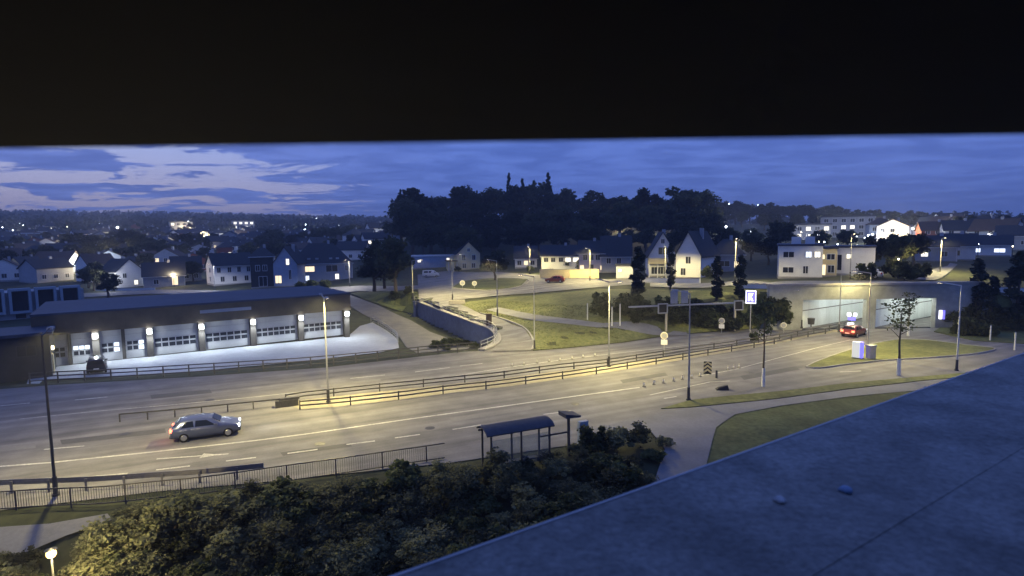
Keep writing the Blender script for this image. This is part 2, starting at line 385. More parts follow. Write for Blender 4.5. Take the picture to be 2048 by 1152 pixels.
def grid_obj(name, xs, ys, mt, drop=0.0, skip=None, step=None):
    X, Y = np.meshgrid(xs, ys); Z = terr(X, Y) - drop; nx, ny = len(xs), len(ys)
    V = np.stack([X.ravel(), Y.ravel(), Z.ravel()], 1); F = []
    for j in range(ny - 1):
        for i in range(nx - 1):
            a = j * nx + i; q = (a, a + 1, a + nx + 1, a + nx)
            if skip and skip(xs[i], ys[j], xs[i + 1], ys[j + 1]): continue
            if step:
                zz = [V[k][2] for k in q]
                if max(zz) - min(zz) > step: continue
            F.append(q)
    me = bpy.data.meshes.new(name); me.from_pydata(V.tolist(), [], F); me.materials.append(M[mt])
    for p in me.polygons: p.use_smooth = True
    o = bpy.data.objects.new(name, me); COL.objects.link(o); return tag(o, kind='structure')
grid_obj('ground', np.arange(-150, 151, 1.0), np.arange(-30, 191, 1.0), 'terrain', 0.05, None, 1.0)
grid_obj('terrain', np.arange(-2400, 2401, 20.0), np.arange(-90, 3000, 20.0), 'terrain', 0.3,
         lambda x0, y0, x1, y1: x0 > -149 and x1 < 149 and y0 > -30 and y1 < 189)

def sheet(name, pts, mt, off, res=3.0, edge=1.5, kind='structure', parent=None, flat=None, thick=None):
    """drape a closed outline (world xy) over the terrain"""
    out = []
    for i in range(len(pts)):
        a = Vector(pts[i][:2]); b = Vector(pts[(i + 1) % len(pts)][:2]); n = max(1, int((b - a).length / edge))
        for k in range(n): out.append(a.lerp(b, k / n))
    xs = [p.x for p in out]; ys = [p.y for p in out]; P = list(out); nb = len(out)
    gx, gy = np.meshgrid(np.arange(min(xs), max(xs), res), np.arange(min(ys), max(ys), res))
    sd = poly_sd([(p.x, p.y) for p in out], gx, gy)
    for x, y in zip(gx[sd < -0.35 * res], gy[sd < -0.35 * res]): P.append(Vector((x, y)))
    vs, _, fs, *_ = delaunay_2d_cdt(P, [(i, (i + 1) % nb) for i in range(nb)], [], 1, 1e-4)
    va = np.array([(v.x, v.y) for v in vs])
    z = terr(va[:, 0], va[:, 1]) + off if flat is None else np.full(len(va), flat)
    V = [(a[0], a[1], c) for a, c in zip(va, z)]
    F = [tuple(f) for f in fs if len(f) > 2]
    cen = np.array([[np.mean(va[list(f), 0]), np.mean(va[list(f), 1])] for f in F]); keep = poly_sd([(p.x, p.y) for p in out], cen[:, 0], cen[:, 1]) < 0.001
    F = [f for f, k in zip(F, keep) if k]
    if thick:
        n0 = len(V); zt = terr(np.array(xs), np.array(ys))
        for p, c in zip(out, zt): V.append((p.x, p.y, c + off)); V.append((p.x, p.y, c + off - thick))
        for i in range(nb):
            j = (i + 1) % nb; F.append((n0 + 2 * i + 1, n0 + 2 * j + 1, n0 + 2 * j, n0 + 2 * i))
    me = bpy.data.meshes.new(name); me.from_pydata(V, [], F); me.materials.append(M[mt])
    o = bpy.data.objects.new(name, me); COL.objects.link(o)
    if parent: o.parent = parent
    elif kind: tag(o, kind=kind)
    return o
def tp(lst): return [tuple(T(*q)[:2]) for q in lst]
def stripe(pts, w):
    """ribbon outline of width w round a world polyline"""
    pts = [Vector(p[:2]) for p in pts]; l = []; r = []
    for i, p in enumerate(pts):
        d = (pts[min(i + 1, len(pts) - 1)] - pts[max(i - 1, 0)]).normalized(); n = Vector((-d.y, d.x)) * w / 2
        l.append(p + n); r.append(p - n)
    return [tuple(q) for q in r + l[::-1]]
def smooth_line(pts, n=6):
    """Catmull-Rom through points"""
    pts = [Vector(p) for p in pts]; out = []
    for i in range(len(pts) - 1):
        p0, p1, p2, p3 = pts[max(i - 1, 0)], pts[i], pts[i + 1], pts[min(i + 2, len(pts) - 1)]
        for k in range(n):
            t = k / n; out.append(0.5 * ((2 * p1) + (p2 - p0) * t + (2 * p0 - 5 * p1 + 4 * p2 - p3) * t * t + (3 * p1 - p0 - 3 * p2 + p3) * t ** 3))
    out.append(pts[-1]); return out

# ------------------------------------------------------------------ roads, yard, grass
def add_streaks(mt, ang, amt):
    nt = mt.node_tree; b = nt.nodes['Principled BSDF']; src = b.inputs['Base Color'].links[0].from_socket
    N = nt.nodes.new; L = nt.links.new
    geo = N('ShaderNodeNewGeometry'); r = N('ShaderNodeMapping'); r.vector_type = 'TEXTURE'; r.inputs['Rotation'].default_value = (0, 0, ang); r.inputs['Scale'].default_value = (26, 1, 1)
    L(geo.outputs['Position'], r.inputs[0])
    n = N('ShaderNodeTexNoise'); n.inputs['Scale'].default_value = 0.85; n.inputs['Detail'].default_value = 4; L(r.outputs[0], n.inputs['Vector'])
    mr = N('ShaderNodeMapRange'); mr.inputs[1].default_value = .33; mr.inputs[2].default_value = .67; mr.inputs[3].default_value = 1 - amt; mr.inputs[4].default_value = 1 + amt
    L(n.outputs['Fac'], mr.inputs[0]); v = N('ShaderNodeVectorMath'); v.operation = 'SCALE'; L(src, v.inputs[0]); L(mr.outputs[0], v.inputs['Scale'])
    L(v.outputs[0], b.inputs['Base Color'])
add_streaks(M['asphalt'], math.radians(25), 0.28)
sheet('motorway', MOTOR, 'asphalt', 0.0, 6.0, 4.0, flat=0.0)
sheet('yard', tp([(60, 748), (100, 735), (195, 724), (400, 703), (600, 683), (697, 672), (720, 652), (745, 645), (775, 662), (795, 678), (798, 696), (760, 705), (600, 724), (400, 742), (85, 762), (40, 770)]), 'yard_concrete', 0.02, 2.0)
sheet('lower_road', tp([(560, 588), (640, 582), (705, 592), (760, 612), (820, 640), (860, 664), (946, 691), (935, 698), (880, 702), (812, 694), (800, 676), (775, 655), (740, 636), (700, 612), (640, 600), (560, 598)]), 'asphalt_dark', 0.05, 2.0)
sheet('grass_slope', tp([(1068, 701), (1130, 696), (1250, 684), (1340, 670), (1450, 661), (1520, 656), (1590, 652), (1572, 600), (1480, 588), (1300, 578), (1200, 578), (1100, 588), (1000, 596), (915, 606), (960, 627), (1000, 638), (1045, 656), (1064, 680)]), 'dry_grass', 0.03, 2.0)
sheet('slip_road', tp([(1064, 702), (1066, 684), (1046, 657), (1000, 638), (960, 628), (920, 609), (905, 601), (1000, 592), (1100, 584), (1200, 575), (1310, 566), (1310, 559), (1200, 559), (1100, 552), (1000, 545), (900, 542), (835, 550), (838, 602), (880, 618), (940, 642), (988, 664), (998, 676), (990, 692), (985, 704)]), 'asphalt', 0.10, 2.0)
sheet('roundabout_island', tp([(905, 577), (930, 563), (985, 558), (1055, 560), (1040, 574), (975, 582)]), 'grass', 0.22, 2.0, thick=0.25)
sheet('lower_verge', tp([(700, 588), (760, 583), (835, 585), (835, 600), (826, 628), (795, 622), (745, 605)]), 'grass', 0.14, 2.0)
sheet('footpath', stripe(tp([(985, 618), (1024, 627), (1100, 640), (1200, 652), (1300, 661), (1375, 669)]), 2.6), 'path_asphalt', 0.10, 2.0)
sheet('upper_road', tp([(1300, 566), (1420, 567), (1540, 566), (1700, 563), (1850, 566), (2100, 576), (2100, 584), (1850, 573), (1700, 570), (1540, 573), (1420, 576), (1300, 574)]), 'path_asphalt', 0.12, 2.0)
sheet('hillside_drive', tp([(1832, 560), (1850, 545), (1895, 533), (1900, 527), (1915, 530), (1905, 540), (1890, 553), (1868, 562)]), 'path_asphalt', 0.14, 2.0)
sheet('town_street', tp([(150, 588), (300, 580), (480, 583), (600, 579), (720, 572), (860, 570), (860, 579), (720, 583), (600, 590), (480, 594), (300, 588), (150, 596)]), 'asphalt', 0.12, 2.0)
sheet('slip_island', tp([(1612, 735), (1640, 722), (1700, 701), (1760, 686), (1800, 680), (1850, 681), (1940, 692), (1990, 698), (1960, 707), (1880, 715), (1780, 721), (1700, 729), (1640, 737)]), 'dry_grass', 0.12, 2.5, thick=0.13)
sheet('verge', tp([(1322, 818), (1380, 801), (1450, 793), (1560, 783), (1700, 766), (1850, 753), (2080, 733), (2080, 741), (1850, 761), (1700, 778), (1560, 797), (1450, 808), (1380, 815)]), 'dry_grass', 0.05, 2.5, thick=0.08)
sheet('side_path', tp([(1180, 860), (1320, 826), (1450, 811), (1560, 800), (1700, 781), (1850, 764), (2080, 744), (2080, 760), (1900, 776), (1700, 794), (1560, 813), (1470, 830), (1432, 856), (1418, 910), (1395, 1000), (1300, 1060), (1250, 1060), (1310, 960), (1330, 900), (1300, 862), (1180, 892)]), 'path_asphalt', 0.06, 2.0)
sheet('portal_verge', tp([(1868, 664), (1880, 656), (1960, 655), (2100, 660), (2100, 690), (2048, 688), (1950, 682)]), 'grass', 0.10, 2.5, thick=0.12)
sheet('near_lawn', tp([(1424, 856), (1464, 826), (1558, 809), (1700, 790), (1900, 773), (2060, 762), (2060, 900), (1700, 1000), (1370, 1060), (1382, 1000), (1406, 912)]), 'grass', 0.02, 2.0)

def tufts(px_poly, n, h, mt, name, label, seed, off):
    r = np.random.default_rng(seed); poly = tp(px_poly); a = np.array(poly); lo, hi = a.min(0) - .15, a.max(0) + .15; P = lo + (hi - lo) * r.random((n * 4, 2))
    P = P[poly_sd(poly, P[:, 0], P[:, 1]) < .12][:n]; z = terr(P[:, 0], P[:, 1]) + off; m_ = len(P); ang = r.random(m_) * 6.28; w = .05 + .05 * r.random(m_); hh = h * (.5 + r.random(m_)); lean = r.normal(size=(m_, 2)) * .35 * hh[:, None]
    dx = np.cos(ang) * w; dy = np.sin(ang) * w
    V = np.stack([np.stack([P[:, 0] - dx, P[:, 1] - dy, z], 1), np.stack([P[:, 0] + dx, P[:, 1] + dy, z], 1), np.stack([P[:, 0] + lean[:, 0], P[:, 1] + lean[:, 1], z + hh], 1)], 1).reshape(-1, 3)
    me = bpy.data.meshes.new(name); me.from_pydata(V.tolist(), [], np.arange(3 * m_).reshape(-1, 3).tolist()); me.materials.append(M[mt]); o = bpy.data.objects.new(name, me); COL.objects.link(o); tag(o, label, 'grass', kind='stuff')
tufts([(1068, 701), (1130, 696), (1250, 684), (1340, 670), (1450, 661), (1440, 640), (1300, 625), (1200, 610), (1100, 610), (1000, 600), (930, 610), (960, 627), (1000, 638), (1045, 656), (1064, 680)], 8000, .08, 'dry_grass', 'slope_grass', 'rough grass on the slope above the motorway', 4, .03)

def kerb_ring(owner, px, off):
    pts = [Vector((x, y, tz(x, y) + off)) for x, y in tp(px)]; mb = MB(); pts = smooth_line(pts + [pts[0]], 3)
    for a, b in zip(pts[:-1], pts[1:]): mb.bar(a, b, .14, .16)
    o = mb.build('kerb', 'concrete', bpy.data.objects[owner]); o['kind'] = 'stuff'
kerb_ring('slip_island', [(1612, 735), (1640, 722), (1700, 701), (1760, 686), (1800, 680), (1850, 681), (1940, 692), (1990, 698), (1960, 707), (1880, 715), (1780, 721), (1700, 729), (1640, 737)], .06)
kerb_ring('roundabout_island', [(905, 577), (930, 563), (985, 558), (1055, 560), (1040, 574), (975, 582)], .16)

# painted markings (each stripe a part of the motorway)
road = bpy.data.objects['motorway']
def line(name, px, w=0.16): return sheet(name, stripe([G(x, y)[:2] for x, y in px], w), 'paint', 0, 50, 3.0, flat=0.008, parent=road)
line('edge_line', [(-300, 962), (0, 933), (104, 925), (305, 904), (512, 881), (621, 867), (820, 838), (1024, 810), (1160, 791), (1279, 775)], 0.22)
for a in (((88, 899), (168, 892)), ((178, 954), (255, 947)), ((312, 940), (380, 932)), ((452, 922), (512, 915)), ((575, 907), (635, 899)), ((693, 889), (750, 882)), ((790, 876), (840, 869)), ((905, 859), (962, 850)), ((1087, 829), (1141, 822)), ((1328, 797), (1353, 793)), ((0, 962), (115, 956)), ((830, 744), (900, 735)), ((700, 757), (770, 750)), ((0, 812), (60, 806)), ((150, 800), (215, 794)), ((920, 732), (965, 727)), ((1680, 744), (1722, 742))):
    line('lane_dash', a, 0.18)
line('edge_line', [(40, 838), (200, 822), (330, 811), (480, 797), (620, 782)], 0.12)
line('edge_line', [(880, 757), (1000, 737), (1150, 716), (1300, 699), (1420, 686)], 0.12)
line('edge_line', [(1400, 752), (1470, 739), (1560, 715), (1640, 694), (1700, 680)], 0.12)
line('edge_line', [(1300, 790), (1420, 764), (1460, 762)], 0.12)
# the straight-ahead arrow in the lane
a0, a1 = G(313, 918), G(457, 908); d = (a1 - a0); Ld = d.length; d.normalize(); nn = Vector((-d.y, d.x, 0))
sheet('lane_arrow', [tuple((a0 + d * u * Ld + nn * v)[:2]) for u, v in ((0, -.09), (.62, -.09), (.62, -.42), (.8, -.12), (1, -.09), (1, .09), (.8, .12), (.62, .42), (.62, .09), (0, .09))], 'paint', 0, 50, 5, flat=0.008, parent=road)
for pts, mt_ in (([(560, 905), (700, 886), (704, 893), (566, 912)], 'patch'), ([(120, 880), (330, 857), (332, 866), (124, 889)], 'patch'), ([(900, 836), (1060, 812), (1066, 818), (905, 843)], 'patch_pale'), ([(300, 790), (420, 779), (424, 786), (303, 798)], 'patch'), ([(1240, 760), (1330, 745), (1336, 751), (1246, 767)], 'patch'), ([(640, 770), (760, 757), (762, 761), (642, 775)], 'patch_pale'), ([(1480, 752), (1590, 733), (1600, 739), (1488, 760)], 'patch'), ([(-20, 895), (70, 886), (72, 896), (-18, 905)], 'patch_pale')):
    sheet('asphalt_patch', [tuple(G(*q)[:2]) for q in pts], mt_, 0, 50, 4, flat=0.004, parent=road)
mb = MB(); mb.tube((0, 0, .001), (0, 0, .010), .36, .36, 16); mh = mb.mesh('manhole_cover', 'rail_steel')
for q in ((250, 868), (640, 888), (860, 856), (1150, 808), (420, 800), (1010, 744), (1500, 745)): share('manhole_cover', mh, road, tuple(G(*q)))
# kerb of the slip road's bend
kp = smooth_line([T(*q) for q in ((1064, 702), (1067, 684), (1047, 657), (1000, 638), (960, 628))], 6)
mb = MB()
for a, b in zip(kp[:-1], kp[1:]): mb.bar(a + Vector((0, 0, .16)), b + Vector((0, 0, .16)), 0.22, 0.2)
tag(mb.build('kerb', 'concrete'), 'pale curved kerb round the bend of the slip road', 'kerb')

# ------------------------------------------------------------------ the observer's building
e0, e1 = G(838, 1152, 12.40), G(2048, 713, 12.40); ed = (e1 - e0).normalized(); en = Vector((ed.y, -ed.x, 0))
A = e0 - ed * 6; B = e1 + ed * 14
bld = thing('building', 'dark flat-roofed building in the foreground with felt roof deck and black overhang', 'building', (0, 0, 0))
mb = MB(); mb.prism([tuple(q[:2]) for q in (A + en * 16, B + en * 16, B, A)], -4.5, 12.3); mb.build('wall', 'facade', bld)
mb = MB(); mb.prism([tuple(q[:2]) for q in (A - en * .05 + en * 16, B + en * 16, B - en * .05, A - en * .05)], 12.303, 12.40); deck = mb.build('roof_deck', 'roof_felt', bld)
mb = MB(); mb.bar(A - en * .062 + Vector((0, 0, -.06)), B - en * .062 + Vector((0, 0, -.06)), .02, .13)
mb.build('edge_trim', 'trim_metal', deck)
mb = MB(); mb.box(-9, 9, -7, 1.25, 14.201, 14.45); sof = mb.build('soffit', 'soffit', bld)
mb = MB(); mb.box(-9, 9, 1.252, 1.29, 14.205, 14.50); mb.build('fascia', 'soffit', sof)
mb = MB(); mb.box(-9, 9, -7, -1.4, 12.41, 14.20); mb.build('upper_wall', 'facade', bld)
for i in range(1, 14):
    q0 = A + en * (i * 1.0) + Vector((0, 0, .0015)); q1 = B + en * (i * 1.0) + Vector((0, 0, .0015)); mb = MB(); mb.bar(q0, q1, .09, .006); mb.build('felt_seam', 'roof_felt', deck)
def pebble(name, px, py, r, mt, label, cat):
    p = G(px, py, 12.40); mb = MB(); mb.sphere((0, 0, r * .35), r, 9, 6, 0.55)
    mb.v = [(x * (1 + .25 * math.sin(5 * y / r)), y * (1 + .3 * math.cos(4 * x / r)), max(0.001, z)) for x, y, z in mb.v]
    o = mb.build(name, mt, None, True); o.location = p; tag(o, label, cat)
pebble('stone', 1560, 1004, 0.036, 'stone', 'small pale stone lying on the dark roof deck', 'stone')
pebble('litter_scrap', 1692, 984, 0.04, 'litter', 'small blue scrap lying on the roof deck', 'litter')

# ------------------------------------------------------------------ railings and barriers
def gp(lst): return [G(x, y) for x, y in lst]
def resample(pts, step):
    out = [pts[0]]; acc = 0
    for a, b in zip(pts[:-1], pts[1:]):
        L_ = (b - a).length; t = step - acc
        while t <= L_: out.append(a.lerp(b, t / L_)); t += step
        acc = (acc + L_) % step
    return out
POSTM = {}
def railing(name, label, pts, h, step, rails, mt='rail_steel', pw=0.09, rw=0.07, rh=0.10, cat='railing', panel=False, group=None):
    base = pts[0].copy(); t = thing(name, label, cat, base, 0, group); pts = [p - base for p in pts]; pts = smooth_line(pts, 5)
    key = (mt, pw, h)
    if key not in POSTM:
        mb = MB(); mb.box(-pw / 2, pw / 2, -pw / 2, pw / 2, -0.25, h); POSTM[key] = mb.mesh('post', mt)
    ps = resample(pts, step)
    for p in ps: share('post', POSTM[key], t, p, 0.45)
    for z in rails:
        mb = MB()
        for a, b in zip(pts[:-1], pts[1:]): mb.bar(a + Vector((0, 0, z)), b + Vector((0, 0, z)), rw, rh)
        mb.build('rail', mt, t)
    if panel:
        for a, b in zip(ps[:-1], ps[1:]):
            mb = MB(); n = int((b - a).length / 0.125)
            for k in range(1, n): q = a.lerp(b, k / n); mb.bar(q + Vector((0, 0, rails[-1])), q + Vector((0, 0, rails[0])), 0.018)
            o = mb.build('bar_panel', mt, t); o['kind'] = 'stuff'
    return t
near_r = [(600, 819), (675, 813), (740, 806), (811, 798), (893, 787), (967, 779), (1024, 772), (1161, 753), (1310, 729), (1393, 715), (1494, 698), (1536, 691), (1605, 676), (1679, 663)]
far_r = [(572, 806), (605, 800), (640, 796), (685, 791), (770, 782), (849, 774), (923, 766), (993, 759), (1057, 750), (1117, 742), (1172, 736), (1224, 730), (1313, 716), (1385, 705), (1457, 695), (1485, 690), (1560, 679), (1640, 664), (1692, 654)]
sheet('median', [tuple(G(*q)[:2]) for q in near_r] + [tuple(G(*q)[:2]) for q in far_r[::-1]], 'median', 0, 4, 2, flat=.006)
railing('median_railing', 'near two-rail steel barrier along the brightly lit median', gp(near_r), 0.78, 4.0, (0.68, 0.34))
railing('median_railing', 'far two-rail steel barrier along the median, behind the near one', gp(far_r), 0.78, 4.0, (0.68, 0.34))
railing('low_barrier', 'low single-rail steel barrier at the left end of the median', gp([(240, 844), (330, 836), (400, 829), (480, 821), (566, 812)]), 0.66, 1.9, (0.62,), cat='barrier')
o = MB(); c0 = G(574, 812)
o.box(-.9, .9, -.28, .28, 0, .55); o.box(-.5, 1.0, -.2, .2, .553, .72)
tag(o.build('crash_cushion', 'rail_steel'), 'dark blunt end piece where the median barriers join', 'crash cushion'); bpy.data.objects['crash_cushion'].location = c0; bpy.data.objects['crash_cushion'].rotation_euler = (0, 0, .42)
# W-beam guard rail at near left
gl = gp([(-420, 998), (-150, 992), (30, 985), (165, 980), (232, 976), (301, 971), (374, 966), (443, 960), (528, 951)]); base = gl[0].copy()
t = thing('guard_rail', 'long steel guard rail beside the lit lanes at near left', 'guard rail', base); rel = [p - base for p in gl]; sl = smooth_line(rel, 4)
mb = MB()
for a, b in zip(sl[:-1], sl[1:]):
    for z, w in ((.72, .05), (.62, .09), (.52, .05)): mb.bar(a + Vector((0, 0, z)), b + Vector((0, 0, z)), w, .098)
mb.build('beam', 'guard_steel', t)
mb = MB(); mb.box(-.06, .06, -.05, .05, -.2, .70); pm = mb.mesh('post', 'guard_steel')
for p in resample(sl, 2.0): share('post', pm, t, p + Vector((.03, -.10, 0)), .4)
railing('pavement_fence', 'grey steel fence with fine upright bars between pavement and shrubs', gp([(-450, 1055), (-200, 1038), (18, 1020), (113, 1014), (206, 1010), (302, 1000), (403, 990), (501, 976), (594, 962), (686, 949), (790, 933), (890, 918)]), 1.05, 2.7, (1.02, 0.10), 'rail_steel', 0.07, 0.05, 0.06, 'fence', True)
yf = [G(x, y) for x, y in ((60, 768), (100, 765), (254, 757), (400, 748), (512, 741), (600, 735), (700, 726), (800, 716), (850, 710), (900, 706), (950, 702))]
railing('yard_fence', 'dark three-rail fence between the road and the bright yard', yf, 1.1, 2.4, (1.04, 0.66, 0.28), 'rail_steel', 0.12, 0.06, 0.10, 'fence')
railing('yard_corner_railing', 'pale bent railing round the far right corner of the yard', [T(x, y) for x, y in ((742, 646), (757, 651), (775, 663), (792, 676), (797, 688))], 1.1, 1.6, (1.05, 0.7, 0.35), 'galv', 0.08, 0.06, 0.08)

# retaining wall of the sunken road
wl = smooth_line(WALLP, 6); base = wl[0].copy()
t = thing('retaining_wall', 'curved blue-grey concrete retaining wall beside the sunken road', 'wall', base); rel = [p - base for p in wl]
def offset(pts, d):
    out = []
    for i, p in enumerate(pts):
        v = (pts[min(i + 1, len(pts) - 1)] - pts[max(i - 1, 0)]); v.z = 0; v.normalize(); out.append(p + Vector((-v.y, v.x, 0)) * d)
    return out
inn = offset(rel, .45); outl = offset(rel, -.30); mb = MB()
for i in range(len(rel) - 1):
    zb = -3.6 - base.z; q = lambda p, z: Vector((p.x, p.y, z))
    a, b, c, d_ = outl[i], outl[i + 1], inn[i + 1], inn[i]
    mb.hexa([q(a, zb), q(b, zb), q(c, zb), q(d_, zb), q(a, a.z + .12), q(b, b.z + .12), q(c, c.z + .12), q(d_, d_.z + .12)])
mb.build('wall_face', 'wall_concrete', t)
mb = MB()
for a, b in zip(offset(rel, .08)[:-1], offset(rel, .08)[1:]): mb.bar(a + Vector((0, 0, .20)), b + Vector((0, 0, .20)), .95, .15)
mb.build('coping', 'concrete', t)
railing('wall_railing', 'slim steel railing standing on the curved retaining wall', [p + Vector((0, 0, .28)) for p in WALLP], 0.95, 1.8, (0.92, 0.5), 'galv', 0.07, 0.05, 0.06)

# ------------------------------------------------------------------ tunnel portal
def portal():
    t = thing('tunnel_portal', 'wide concrete tunnel portal with two brightly lit openings', 'tunnel', (50.5, PORT_Y, 0))
    x0, x1 = PORT_X0 - 50.5 - .6, PORT_X1 - 50.5 + .6; h = 6.25; o1 = (-9.3, -0.25); o2 = (1.1, 9.6); ho = 4.25
    mb = MB(); y0, y1 = -.1, .75
    for a, b in ((x0, o1[0]), (o1[1], o2[0]), (o2[1], x1)): mb.box(a, b, y0, y1, -.3, ho)
    mb.box(x0, x1, y0, y1, ho + .002, h); mb.build('wall', 'portal_concrete', t)
    mb = MB(); mb.box(x0 - .1, x1 + .1, y0 - .18, y1 + .1, h + .002, h + .3); mb.build('coping', 'concrete', t)
    sk = 1.55
    for a, b in (o1, o2):
        Ln = 19
        tube = []
        mb = MB(); mb.quad((a, .75, .012), (b, .75, .012), (b + sk * Ln, Ln, .012), (a + sk * Ln, Ln, .012)); mb.build('tunnel_floor', 'asphalt', t)
        # left wall in panels, right wall, ceiling, end
        n = 14
        for k in range(n):
            ya, yb = .76 + (Ln - .8) * k / n, .76 + (Ln - .8) * (k + 1) / n - .06
            mb = MB(); mb.hexa([(a + sk * (ya - .75) - .15, ya, .0), (a + sk * (ya - .75), ya, .0), (a + sk * (yb - .75), yb, .0), (a + sk * (yb - .75) - .15, yb, .0)] + [(a + sk * (ya - .75) - .15, ya, ho + .4), (a + sk * (ya - .75), ya, ho + .4), (a + sk * (yb - .75), yb, ho + .4), (a + sk * (yb - .75) - .15, yb, ho + .4)])
            mb.build('wall_panel', 'tunnel_panel', t)
        mb = MB(); mb.hexa([(b, .76, 0), (b + .2, .76, 0), (b + sk * Ln + .2, Ln, 0), (b + sk * Ln, Ln, 0), (b, .76, ho + .4), (b + .2, .76, ho + .4), (b + sk * Ln + .2, Ln, ho + .4), (b + sk * Ln, Ln, ho + .4)]); mb.build('side_wall', 'tunnel_panel', t)
        mb = MB(); mb.quad((a - .2, .76, ho + .38), (a - .2 + sk * Ln, Ln, ho + .38), (b + .2 + sk * Ln, Ln, ho + .38), (b + .2, .76, ho + .38)); mb.build('ceiling', 'portal_concrete', t)
        mb = MB(); mb.box(a + sk * Ln - .2, b + sk * Ln + .2, Ln, Ln + .2, 0, ho + .4); mb.build('end_wall', 'tunnel_panel', t)
        mb = MB(); pa = Vector((a + .12, .8, 2.55)); pb = Vector((a + .12 + sk * (Ln - 1), Ln - .3, 2.55)); mb.bar(pa, pb, .08, .10); mb.build('cable_rail', 'rail_steel', t)
        for k in range(6):
            y = 1.6 + k * 3.0; xm = (a + b) / 2 + sk * y
            mb = MB(); mb.box(xm - .25, xm + .25, y - .9, y + .9, ho + .18, ho + .30); mb.build('ceiling_light', 'tube_light', t)
            ld = bpy.data.lights.new('tunnel_lamp', 'POINT'); ld.energy = 230 if k < 3 else 160; ld.color = (.94, 1.0, .92); ld.shadow_soft_size = .4
            lo = bpy.data.objects.new('tunnel_lamp', ld); COL.objects.link(lo); lo.parent = t; lo.location = (xm, y, ho - .15)
portal()

# ------------------------------------------------------------------ street lamps
LP = {}
def street_lamp(base, h, arm, label, watts=0, mt='galv', dark_base=False, col=(1.0, 0.83, 0.34), group=None, double=False, head='lamp_warm', arm_len=1.6, size=163):
    """arm: world angle of the arm"""
    t = thing('street_lamp', label, 'street lamp', base, arm, group)
    key = (round(h, 1), mt, arm_len)
    if key not in LP:
        mb = MB(); mb.tube((0, 0, -.2), (0, 0, h), .09, .045, 10); p = mb.mesh('pole', mt)
        mb = MB(); mb.tube((0, 0, h - .05), (arm_len, 0, h + .12), .045, .04, 8); a = mb.mesh('arm', mt)
        mb = MB(); mb.hexa([(arm_len - .1, -.14, h + .06), (arm_len + .62, -.11, h + .10), (arm_len + .62, .11, h + .10), (arm_len - .1, .14, h + .06), (arm_len - .1, -.1, h + .2), (arm_len + .55, -.07, h + .18), (arm_len + .55, .07, h + .18), (arm_len - .1, .1, h + .2)]); hd = mb.mesh('lamp_head', 'sign_grey')
        mb = MB(); mb.hexa([(arm_len + .02, -.08, h + .057), (arm_len + .5, -.07, h + .084), (arm_len + .5, .07, h + .084), (arm_len + .02, .08, h + .057), (arm_len + .02, -.08, h + .075), (arm_len + .5, -.07, h + .10), (arm_len + .5, .07, h + .10), (arm_len + .02, .08, h + .075)]); gl_ = mb.mesh('lens', head)
        mb = MB(); mb.tube((0, 0, -.1), (0, 0, .12), .2, .2, 10); mb.tube((0, 0, .12), (0, 0, 1.1), .13, .12, 10); mb.f = [f for f in mb.f if len(f) == 4 or f != mb.f[-2]]; bs = mb.mesh('base_collar', 'pole_dark')
        LP[key] = (p, a, hd, gl_, bs)
    p, a, hd, gl_, bs = LP[key]
    share('pole', p, t); share('base_collar', bs, t)
    for r in ((0, math.pi) if double else (0,)):
        share('arm', a, t, (0, 0, 0), r); o = share('lamp_head', hd, t, (0, 0, 0), r); share('lens', gl_, o)
        if watts:
            ld = bpy.data.lights.new('lamp_light', 'SPOT'); ld.energy = watts; ld.color = col; ld.spot_size = math.radians(size); ld.spot_blend = 0.35; ld.shadow_soft_size = .12
            lo = bpy.data.objects.new('lamp_light', ld); COL.objects.link(lo); lo.parent = t; lo.rotation_euler = (0, 0, r); lo.location = ((arm_len + .3) * math.cos(r), (arm_len + .3) * math.sin(r), h - .02)
    return t
RA = math.radians(26) + math.pi / 2    # across the road
street_lamp(G(657, 804), 9.0, RA, 'tall street lamp standing on the median near its left end', 6200, double=True)
street_lamp(G(1218, 733), 9.0, RA, 'tall street lamp standing in the middle of the median', 6200, double=True)
street_lamp(G(112, 991), 9.0, RA, 'dark lamp post behind the guard rail at near left', 5600, mt='pole_dark')
street_lamp(G(1377, 800), 9.0, RA, 'slim lamp post with pale foot in the verge left of the young trees', 900)
street_lamp(T(1069, 698), 9.0, 2.6, 'lamp post on the grass corner by the slip road bend', 4800)
street_lamp(T(995, 632), 9.0, 2.4, 'lamp post beside the slip road below the roundabout', 10500)
street_lamp(T(905, 600), 8.5, .6, 'thin lamp post left of the roundabout road', 10500)
street_lamp(T(826, 598), 7.5, 0.3, 'yellowish lamp post at the left end of the retaining wall', 4500, 'beige')
street_lamp(G(1678, 664), 8.0, -.05, 'lamp post with long level arm at the end of the median', 2200, arm_len=2.2)
street_lamp(G(1735, 712), 9.3, RA, 'reddish lamp post beside the beige box on the slip island', 10500, 'beige')
street_lamp(T(1913, 741), 8.5, RA, 'pale lamp post in the verge at right by the roof edge', 700, 'pole_white')
street_lamp(T(1603, 655), 5.2, 3.1, 'low lamp post left of the tunnel openings', 0, arm_len=.6)
street_lamp(T(1470, 566), 7, 4.4, 'far lamp post on the upper road by the columnar trees', 5500, arm_len=1.2)
street_lamp(T(1180, 562), 7, 4.0, 'far lamp post on the road below the cream wall', 11000, arm_len=1.2)
street_lamp(T(1060, 548), 7, 4.4, 'far lamp post beyond the roundabout', 9000, arm_len=1.2)
street_lamp(T(1330, 563), 7, 4.4, 'far lamp post in front of the tall gabled houses', 6500, arm_len=1.2)
street_lamp(T(1700, 558), 7, 4.4, 'far lamp post beside the modern white house', 1200, arm_len=1.2)
street_lamp(T(1880, 545), 6, 4.4, 'far lamp post over the lit hillside drive', 8000, arm_len=1.2)
street_lamp(T(700, 574), 7, 4.4, 'far lamp post on the town street left of the big dark tree', 5000, arm_len=1.2, col=(.95, .9, .8))
